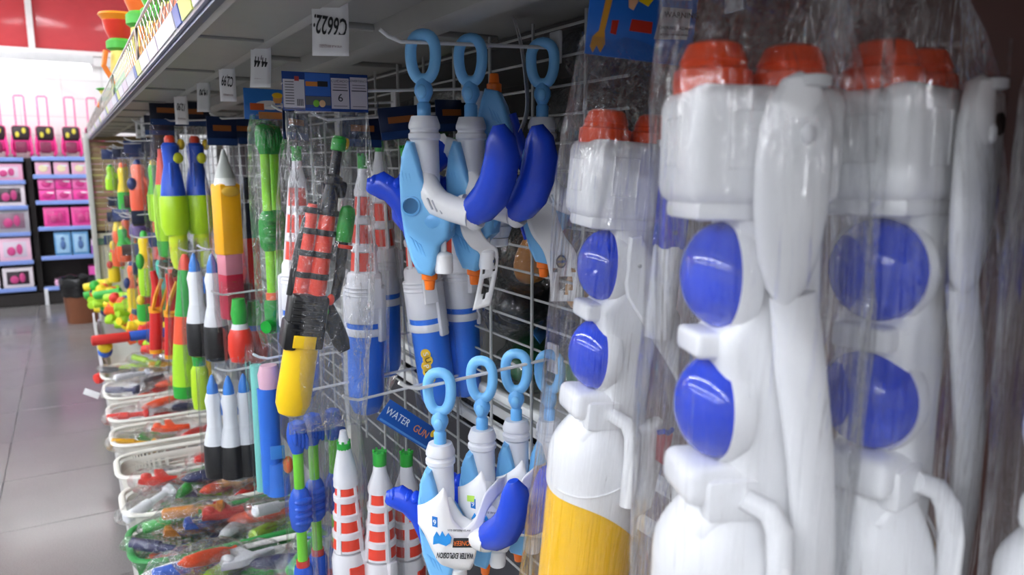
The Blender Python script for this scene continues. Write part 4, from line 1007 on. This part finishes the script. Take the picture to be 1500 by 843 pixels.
# far end of the rack
FARG = 'far hanging shooters'
def far(label, loc, cols, L, r, kind=0, rz=0):
    a, b_, c = cols
    parts = [('nozzle', a, [(r*.45, -L*.10), (r*.4, -.01), (r*.2, .0)], 0, 0), ('body', b_, [(r*.95, -L*.55), (r*.6, -L*.35), (r*.7, -L*.15), (r*.5, -L*.09)], 0, 0), ('tank', c, [(r*.35, -L), (r*.9, -L*.97), (r, -L*.85), (r*.95, -L*.55), (r*.8, -L*.53)], 0, 0)]
    ex = [('grip', b_, 'tube', ([(r*.4, -.005, -L*.35), (r*1.2, -.01, -L*.5), (r*1.5, -.01, -L*.6)], [r*.4, r*.35, r*.25]))]
    if kind: ex.append(('pump', a, 'ell', ((-r*.7, -r*.5, -L*.45), (r*.5, r*.5, L*.12))))
    return stack('bagged_water_pistol', label, loc, parts, rz, bag=(r*1.5, r*1.2, .05, -L-.02), hdr=(r*2.4, .03, .09, rnd.choice(['#1b2440', '#2a3a6a', '#3a2a22']), 'plain'), group=FARG, extras=ex)
G_, Y_, O_, R_, P_, N_, L_, T_ = '#35b23a', '#f0d21e', '#f4642a', '#e03a2c', '#5a3a8c', '#23366e', '#a8e028', '#36b8a0'
far('lime pistol in film with navy body, upper row beyond the blue and lime pair', (.315, 3.62, 1.515), (Y_, '#58b92c', L_), .27, .034)
far('red pistol in film hanging under the lime and navy one', (.318, 3.66, 1.27), (G_, R_, R_), .22, .032, 1)
far('coral pistol in film with purple base, upper row', (.290, 4.15, 1.515), (N_, '#f4795e', '#f4694a'), .26, .045, 1)
far('purple butterfly shaped shooter under the coral pistol', (.282, 4.2, 1.25), (P_, P_, P_), .12, .05)
far('yellow and green pistol, far upper row', (.262, 4.9, 1.50), (O_, Y_, G_), .30, .035)
far('small lime pistol on the farthest upper hook', (.220, 5.3, 1.49), (G_, '#9fd62c', L_), .16, .035)
far('orange and yellow pistol under the far yellow and green one', (.262, 5.0, 1.20), (G_, O_, O_), .28, .03)
far('green water pistol on the upper hook past the coral one', (.325, 4.6, 1.50), (Y_, G_, G_), .28, .033)
far('yellow pistol deep on the farthest upper hook', (.30, 5.35, 1.50), (O_, Y_, Y_), .28, .034)
far('orange water pistol deep on the hook of the coral one', (.37, 4.1, 1.5), (Y_, O_, O_), .30, .036)
far('white and red pistol in the gap behind the lime gun', (.34, 3.3, 1.52), (R_, '#e6e6ea', '#e8664a'), .32, .04)
low = [((.225, 4.65), 1.16, .20, (Y_, G_, O_)), ((.285, 4.05), 1.17, .24, (O_, L_, Y_)), ((.265, 3.75), 1.20, .30, (G_, Y_, L_)), ((.30, 3.4), 1.13, .26, (R_, T_, G_)), ((.215, 5.1), 1.12, .24, (Y_, O_, O_)), ((.25, 4.5), .98, .26, (N_, '#f0682f', Y_)), ((.335, 3.55), 1.16, .26, (N_, '#d8283a', R_)), ((.30, 4.3), 1.0, .22, (O_, '#f07a52', P_)), ((.24, 5.4), 1.2, .22, (N_, Y_, L_)), ((.33, 3.25), 1.12, .22, (O_, R_, O_)), ((.2, 5.5), .95, .22, (R_, L_, Y_)), ((.26, 3.95), .95, .2, (Y_, R_, G_))]
CN = {G_: 'green', Y_: 'yellow', O_: 'orange', R_: 'red', P_: 'purple', N_: 'navy', L_: 'lime', T_: 'teal', '#f0682f': 'deep orange', '#d8283a': 'crimson', '#f07a52': 'salmon'}
for (x, y), z, L, cs in low:
    far(f'bagged pistol with {CN[cs[0]]} tip, {CN[cs[1]]} body and {CN[cs[2]]} tank in the lower row', (x, y, z), cs, L, .036, int(y*10) % 2, rnd.uniform(-.4, .4))
for i, (y, z) in enumerate(((3.1, 1.66), (3.62, 1.61), (4.15, 1.61), (4.6, 1.60), (4.9, 1.60), (5.3, 1.59))):
    hook(y, z, .21, f'white display hook in the far upper row, {ORD[i]} beyond the blue and lime guns', 'upper display hooks')
for i, (y, z) in enumerate(((3.4, 1.22), (3.75, 1.29), (4.1, 1.26), (4.6, 1.25), (5.05, 1.25), (5.4, 1.29))):
    hook(y, z, .19, f'white display hook in the far lower row, {ORD[i]} beyond the red swords', 'lower display hooks')
# ------------------------------------------------------------------ baskets along the deck
def basket(label, y0, y1, col):
    x0, x1, zt, zb = .06, .56, .45, .318
    cx, cy = (x0+x1)/2, (y0+y1)/2
    t = thing('plastic_basket', label, 'basket', (cx, cy, zb), 0, 'baskets on the rack deck')
    m = plastic(col, .35)
    hx, hy, H = (x1-x0)/2, (y1-y0)/2, zt-zb
    def rr(k, n, ax, ay, r=.05):
        a = 2*pi*k/n
        c, s = cos(a), sin(a)
        return (ax*math.copysign(abs(c)**.42, c), ay*math.copysign(abs(s)**.42, s))
    n = 48
    MB().tube([rr(k, n, hx, hy) + (H,) for k in range(n)], [(.007, .010)]*n, 8, True).build('rim', m, t)
    MB().tube([rr(k, n, hx-.012, hy-.012) + (H-.024,) for k in range(n)], [(.012, .0022)]*n, 6, True, flat=(0, 0, 1)).build('rim_skirt', m, t)
    base = [rr(k, n, hx*.88, hy*.82) for k in range(n)]
    mb = MB(); mb.add([p + (.004,) for p in base] + [p + (.0,) for p in base], [list(range(n)), list(range(2*n-1, n-1, -1))] + [(k, k+n, (k+1) % n+n, (k+1) % n) for k in range(n)], 0, False)
    mb.build('base', m, t)
    lat = MB(); N = 84
    for k in range(N):
        a = rr(k, N, hx*.89, hy*.83); b_ = rr(k, N, hx-.012, hy-.012)
        lat.tube([a+(.002,), b_+(H-.018,)], [(.0035, .0018)]*2, 4)
    for q in (.25, .48, .7):
        f = q
        lat.tube([tuple(Vector(rr(k, n, hx*.89, hy*.83)).lerp(Vector(rr(k, n, hx-.012, hy-.012)), f)) + (H*f,) for k in range(n)], [(.003, .0018)]*n, 4, True)
    tag(lat.build('lattice', m, t), kind='stuff')
    return t
BK = [('white', 4.08, 4.40, '#e7e4da', 'white basket farthest along the rack, next to the foam heap'), ('white', 3.72, 4.05, '#e7e4da', 'white basket second from the foam heap'), ('white', 3.37, 3.66, '#e7e4da', 'white basket third from the foam heap'),
      ('white', 3.06, 3.31, '#e7e4da', 'white basket fourth from the foam heap'), ('white', 2.72, 2.98, '#e7e4da', 'white basket fifth from the foam heap, half empty lattice showing'), ('white', 2.40, 2.66, '#e7e4da', 'white basket beside the green one, filled level'),
      ('green', 2.09, 2.36, '#2f8a44', 'only green plastic basket on the rack deck'), ('white', 1.78, 2.06, '#ecebe6', 'white basket in front of the green one')]
for k_, a, b_, c, l in BK: basket(l, a, b_, c)
TC = {'orange': '#f4551f', 'green': '#2fa83c', 'navy': '#1d2658', 'lime': '#a9d626', 'red': '#e0352a', 'yellow': '#f2b41c', 'white': '#e6e6ea', 'blue': '#2a62c8', 'amber': '#d98a2a', 'grey': '#6a6a70'}
# a crumpled wrapper mesh (few variants, shared)
WRAPS = []
for s in range(5):
    mb = MB(); n, rows = 26, 14; vs = []; fs = []
    for j in range(rows+1):
        t = j/rows*2-1
        for k in range(n):
            a = 2*pi*k/n
            w = math.sqrt(max(0, 1-t**4))
            r = 1+.28*noise.noise(Vector((cos(a)*2.4+s*7, sin(a)*2.4, t*4)))+.12*noise.noise(Vector((cos(a)*7+s, sin(a)*7, t*11)))
            vs.append((t*.105, .060*cos(a)*(.25+.75*w)*r, .027*sin(a)*w*r + .004*noise.noise(Vector((t*9, a, s)))))
    for j in range(rows):
        for k in range(n): a = j*n+k; c = j*n+(k+1) % n; fs.append((a, c, c+n, a+n))
    WRAPS.append(mb.add(vs, fs))
WM = film_mat('bag_film_crumpled', 45, 45, 1.2, .06, .012, .6)
wme = [None]*5; tme = {}
def toy_mesh(kind, col):
    k = (kind, col)
    if k in tme: return tme[k]
    mb = MB()
    if kind == 'pistol':
        mb.prism([(-.075, .0), (-.03, .014), (.05, .016), (.075, .010), (.075, -.004), (.02, -.010), (.005, -.05), (-.02, -.052), (-.018, -.012), (-.06, -.016)], .024, 0, Matrix.Rotation(R(90), 4, 'X'), bevel=.006)
        mb.lathe([(.016, -.01), (.018, .0), (.016, .014), (.006, .02)], 12, 0, Matrix.Translation((-.05, .014, 0)))
    elif kind == 'rocket':
        mb.lathe([(.003, -.09), (.014, -.07), (.020, -.02), (.019, .03), (.012, .06), (.015, .075), (.008, .085)], 14, 0, Matrix.Rotation(R(90), 4, 'Y'))
    else:
        mb.lathe([(.012, -.085), (.017, -.08), (.017, .0), (.011, .005), (.011, .06), (.02, .064), (.02, .08), (.008, .085)], 14, 0, Matrix.Rotation(R(90), 4, 'Y'))
        mb.rbox((.072, 0, 0), (.012, .06, .016), .004)
    tme[k] = mb
    return mb
tmd = {}
def bagged(label, loc, rot, kind, col, w, col2=None, scale=1.0):
    t = thing('bagged_toy', label, 'toy', loc, 0, 'bagged toys in the baskets', rot=rot)
    t.scale = (scale,)*3
    k = (kind, col)
    if k not in tmd: o = toy_mesh(kind, col).build('toy', plastic(TC[col], .3), t); tmd[k] = o.data
    else: o = bpy.data.objects.new('toy', tmd[k]); COL.objects.link(o); o.parent = t
    if wme[w] is None: o = WRAPS[w].build('film_wrapper', WM, t, 0); wme[w] = o.data
    else: o = bpy.data.objects.new('film_wrapper', wme[w]); COL.objects.link(o); o.parent = t
    if col2:
        MB().rbox((.082, 0, .0), (.05, .075, .0012), .0004).rbox((.082, 0, .0012), (.03, .03, .0012), .0004).build('header_card', plastic(TC[col2], .35), t)
    return t
r2 = random.Random(21)
BT = ['white basket at the foam heap', 'white basket second from the foam heap', 'white basket third from the foam heap', 'white basket fourth from the foam heap', 'half empty white basket', 'white basket beside the green one', 'green basket', 'white basket before the green one']
PAL = [['lime','yellow','white','lime','yellow','grey','lime','white'], ['orange','red','grey','white','orange','navy','grey','orange','white'], ['orange','red','grey','white','navy','red','orange'], ['navy','orange','white','green','red','yellow','orange'],
       ['orange','navy','white','red','blue'], ['green','lime','red','navy','orange','white','green','amber','red','navy','grey'], ['orange','navy','lime','amber','white','navy','blue','orange','green','red','white','amber'], ['orange','white','orange','lime','green','amber','lime','navy','blue','white','green','orange']]
for bi, (k_, y0, y1, c, l) in enumerate(BK):
    cols = PAL[bi]; used = set()
    for i, col in enumerate(cols):
        kinds = ['pistol', 'rocket', 'pump']
        kind = next((q for q in kinds[i % 3:] + kinds[:i % 3] if (q, col) not in used), None)
        if kind is None: continue
        used.add((kind, col))
        lay = i*1.0/len(cols)
        x = .13 + .36*((i*.381+.1) % 1); y = (y0+y1)/2 + (y1-y0)*.24*(((i*.618) % 1)*2-1)
        full = {4: .355, 3: .37}.get(bi, .385)
        if bi == 4: x = .2+.3*i/5
        z = full + .09*lay + (.03 if bi in (0, 1, 5, 6, 7) else 0)
        sc_ = 1.0 if bi > 3 else .95
        bagged(f'bagged {col} toy {kind} in the {BT[bi]}', (x, y, z), (r2.uniform(-.4, .4), r2.uniform(-.25, .25), r2.uniform(-.7, .9)), kind, col, r2.randrange(5), r2.choice([None, None, 'blue', 'white', 'amber']) if i % 3 == 1 else None, sc_)
t = thing('price_flag', 'small white paper flag sticking out from the farthest baskets', 'tag', (.04, 4.0, .42), R(-20))
MB().rbox((-.03, 0, -.02), (.07, .002, .03), .0006, 0, Matrix.Rotation(R(25), 4, 'Y')).build('paper', PAPER, t)

# foam heap at the far end of the deck
fcols = [('lime', '#a8d92c'), ('yellow', '#f0d321'), ('green', '#36ad3c'), ('orange', '#f2642a'), ('red', '#dd352b'), ('blue', '#2a62c4'), ('navy', '#1f2f6a')]
fm = {}
MB().box((.07, 5.4, .36), (.012, 1.86, .08)).build('deck_front', plastic('#cfcfd4', .4), rack)
def foam(kind, cn, hx, loc, rot, lab, grp):
    k = (kind, hx)
    if k not in fm:
        mb = MB()
        if kind == 'ball': mb.ell((0, 0, 0), (.037, .037, .037), n=14, k=8)
        else: mb.lathe([(.012, -.092), (.026, -.088), (.028, -.08), (.028, .08), (.026, .088), (.012, .092)], 14, 0, Matrix.Rotation(R(90), 4, 'Y'))
        o = mb.build('foam_' + kind, plastic(hx, .5), None); fm[k] = o.data
    else: o = bpy.data.objects.new('foam_' + kind, fm[k]); COL.objects.link(o)
    o.location = loc; o.rotation_euler = rot
    return tag(o, lab, 'toy', grp)
r3 = random.Random(5)
for i in range(140):
    cn, hx = fcols[(i*3 + i//7) % 7 if i % 3 else r3.choice((0, 0, 1, 2, 1, 3))]
    kind = 'ball' if i % 3 else 'stick'
    y = 4.52 + 1.75*((i*.618) % 1); x = .09 + .36*((i*.381+.05) % 1)
    z = .37 + .15*((i % 5)/4) + .13*(y-4.5)/1.8 + .10*max(0, (x-.1))
    if kind == 'stick' and y < 5.0: cn, hx = fcols[(4, 5, 2)[i % 3]]
    foam(kind, cn, hx, (x, y, z), (r3.uniform(-.5, .5), r3.uniform(-.3, .3), r3.uniform(-1.5, 1.5)), f'small {cn} foam {kind} in the heap at the far end of the deck', f'{cn} foam {kind}s in the heap')
foam('stick', 'red', '#d6302a', (.12, 4.50, .57), (0, 0, R(5)), 'red foam stick lying across the front of the foam heap', None)
foam('stick', 'blue', '#2858bc', (.30, 4.52, .57), (0, 0, R(5)), 'blue foam stick end to end with the red one on the heap', None)

# ------------------------------------------------------------------ price tags under the shelf
def price_tag(label, loc, rz, w, h, body, curl=.01, sz=.03):
    sz *= 1.45
    t = thing('price_tag', label, 'tag', loc, rz, 'paper price tags under the shelf')
    c = curl
    MB().sheet(4, 10, lambda u, v: ((u-.5)*w, -c*v*v, .006-h*v)).build('paper', PAPER, t, 0)
    text(t, 'lettering', body, sz, Matrix.Translation((0, -c*.22-.0016, -h*.40)) @ Matrix.Rotation(R(-4), 4, 'X') @ face_m((0, 0, 0), spin=R(172)), INK, sx=.55*w/.055, bold=.0005)
    text(t, 'lettering', 'OFERTA DE BRINQUEDO', .0055, Matrix.Translation((0, -c*.62-.0014, -h*.76)) @ Matrix.Rotation(R(-8), 4, 'X') @ face_m((0, 0, 0), spin=R(176)), plastic('#8a6a70', .5), sx=.55*w/.055)
    return t
for i, (y, w, h, bd, rz, cu, l) in enumerate((
    (.975, .045, .074, 'C6622:', 24, .012, 'large white price tag with black numerals, nearest the open end'),
    (1.375, .034, .080, '44,44', 24, .02, 'white price tag with black numerals above the info card bag'),
    (1.70, .032, .080, 'C2,99', 10, .0, 'white price tag hanging straight above the sea picture card'),
    (2.02, .030, .085, '14,90', 14, .03, 'narrow curling price tag between the dark header cards'),
    (2.46, .036, .095, '12,90', 6, .0, 'pale price tag above the blue and lime guns'),
    (3.35, .04, .095, '9,90', 6, .0, 'pale price tag first past the blue and lime guns'),
    (3.65, .04, .095, '9,90', 6, .0, 'pale price tag second past the blue and lime guns'),
    (3.95, .04, .095, '7,90', 6, .0, 'pale price tag third past the blue and lime guns'))):
    price_tag(l, (.300, y, 1.700), R(-rz), w, h, bd, cu, (.022 if i == 0 else .020))

# ------------------------------------------------------------------ toys standing on the top shelf
def cup(label, loc, s, rz, c1_, c2_, stem=True):
    g = thing('standing_cup_toy', label, 'toy', loc, rz, 'tall cup toys on the top shelf')
    if stem: MB().lathe([(.042, 0), (.040, .10*s), (.034, .16*s)], 18).build('stem', plastic('#e9dc6a', .35), g)
    MB().lathe([(.030, .155*s), (.047, .165*s), (.047, .185*s), (.034, .195*s)], 18).build('collar', plastic('#48b53c', .35), g)
    MB().lathe([(.034, .19*s), (.046, .215*s), (.054, .245*s), (.05, .25*s)], 18).build('cup', plastic(c1_, .3), g)
    MB().lathe([(.050, .243*s), (.066, .262*s), (.062, .268*s), (.048, .256*s)], 18).build('rim', plastic(c2_, .3), g)
    MB().tube([(-.03, -.02, .06*s), (-.06, -.03, .11*s), (-.05, -.02, .155*s)], .009, 8).build('spout', plastic('#f0802c', .3), g)
    return g
cup('tall yellow cup toy with red cup and orange rim past the near wire guard', (.190, 3.0, 1.699), 1.12, 0, '#cf3320', '#f6931c')
cup('tall yellow cup toy with orange cup, second along the top shelf', (.235, 2.70, 1.699), 1.35, 1, '#f0702a', '#f08a2c')
cup('tall yellow cup toy with green cup deeper on the top shelf', (.245, 2.32, 1.699), 1.1, 2, '#57b83a', '#f3a52a')
cup('tall yellow cup toy with orange cup above the bright wire guard', (.245, 1.95, 1.699), 1.0, 2, '#ee6a2c', '#e8d33c')
cup('small yellow cup toy with green rim farther along the top shelf', (.20, 4.0, 1.699), .5, 0, '#e9dc6a', '#45b23a')
for i in range(30):
    cn, hx = [('coral', '#f2774e'), ('coral', '#ef7f58'), ('orange', '#f49a2a'), ('orange', '#f2a233'), ('green', '#4ab83c'), ('brown', '#8a5138')][min(5, int(i/5))] if i < 24 else [('green', '#4ab83c'), ('brown', '#9a6040'), ('orange', '#e88a3a')][i % 3]
    y = .75 + .088*i
    k = ('gball', hx)
    if k not in fm:
        o = MB().ell((0, 0, 0), (.034, .04, .036), n=14, k=8).build('toy_ball', plastic(hx, .4), None); fm[k] = o.data
    else: o = bpy.data.objects.new('toy_ball', fm[k]); COL.objects.link(o)
    o.location = (.184+.006*(i % 2), y, 1.735)
    tag(o, f'{cn} ball behind the wire guard of the top shelf', 'ball', f'{cn} balls behind the wire guard')
for i in range(24):
    cn, hx = [('brown', '#9a6a4c'), ('pink', '#cf8f86'), ('yellow', '#d8c47a')][i % 3]
    k = ('gbox', hx)
    if k not in fm:
        o = MB().rbox((0, 0, .03), (.05, .10, .06), .008).build('toy_pack', plastic(hx, .4), None); fm[k] = o.data
    else: o = bpy.data.objects.new('toy_pack', fm[k]); COL.objects.link(o)
    o.location = (.185, 3.45+.118*i, 1.698)
    tag(o, f'small {cn} toy pack behind the far wire guard of the top shelf', 'toy', f'{cn} packs behind the far wire guard')

# ------------------------------------------------------------------ goods seen through the grid, on the other side
def back_pack(label, loc, rot, col, size, c2=None):
    t = thing('bagged_toy_pack', label, 'toy', loc, 0, 'bagged packs behind the grid', rot=rot)
    a, b_, c = size
    MB().ell((0, 0, 0), (a*.8, b_*.7, c*.8), n=20, k=12).build('toy', plastic(col, .35), t)
    mb = MB(); n, rows = 30, 18; vs = []; fs = []; s = rnd.random()*30
    for j in range(rows+1):
        t_ = j/rows*2-1
        for k in range(n):
            q = 2*pi*k/n; w = math.sqrt(max(0, 1-t_**4))
            r = 1+.22*noise.noise(Vector((cos(q)*2+s, sin(q)*2, t_*3)))+.08*noise.noise(Vector((cos(q)*7+s, sin(q)*7, t_*9)))
            vs.append((a*cos(q)*(.2+.8*w)*r, b_*sin(q)*(.1+.9*w)*r, c*t_))
    for j in range(rows):
        for k in range(n): x = j*n+k; y_ = j*n+(k+1) % n; fs.append((x, y_, y_+n, x+n))
    mb.add(vs, fs).build('film_wrapper', WM, t, 0)
    if c2: MB().rbox((-a*.6, -b_*.72, 0), (a*.5, .002, c*.7), .0006, 0, Matrix.Rotation(R(-35), 4, 'Z')).build('label_card', plastic(c2, .4), t)
    return t
BP = [('dark green pack on the rear shelf below the tab', (.83, 1.34, 1.095), (0, R(80), R(40)), '#145c30', (.06, .07, .13), '#3f86c8'), ('green pack right behind the grid wires beside the film sleeve', (.82, 1.12, 1.12), (R(10), R(75), R(60)), '#1e7a3e', (.06, .07, .12), '#5aa0d8'),
      ('black pack on top of the dark green pack behind the grid', (.82, 1.32, 1.22), (0, R(85), R(20)), '#15161a', (.06, .07, .14), None), ('amber pack behind the grid above the black pack', (.80, 1.26, 1.33), (R(20), R(30), 0), '#b9761c', (.06, .05, .10), None),
      ('second amber pack behind the grid by the hanging tab', (.80, 1.10, 1.30), (R(-20), R(50), 0), '#c98a2a', (.05, .05, .10), '#d8d2c2'), ('black pack high behind the grid', (.86, 1.2, 1.52), (0, R(10), 0), '#131318', (.10, .07, .12), None),
      ('dark blue pack high behind the grid and rings', (.80, 1.05, 1.68), (0, R(80), R(30)), '#16233f', (.05, .06, .12), None), ('dark red pack behind the open end blasters', (.84, .62, 1.58), (0, 0, R(30)), '#4a1812', (.09, .16, .17), None),
      ('second dark red pack behind the open end blasters', (.86, .28, 1.56), (0, 0, R(20)), '#551c14', (.09, .16, .17), None), ('brown pack lower behind the open end blasters', (.86, .45, 1.22), (0, 0, R(30)), '#3a241c', (.09, .2, .16), None),
      ('black pack deep behind the tower shooters', (.83, 1.75, 1.15), (0, R(80), R(20)), '#101114', (.08, .1, .14), None), ('dark green pack deep behind the blue tank shooters', (.84, 1.62, 1.38), (0, R(20), R(20)), '#0f3020', (.08, .12, .14), None),
      ('navy pack deep behind the info card bag', (.84, 1.9, 1.6), (0, R(70), R(20)), '#121a2c', (.07, .12, .14), None)]
for l, p, r_, c, s_, c2_ in BP: back_pack(l, p, r_, c, s_, c2_)
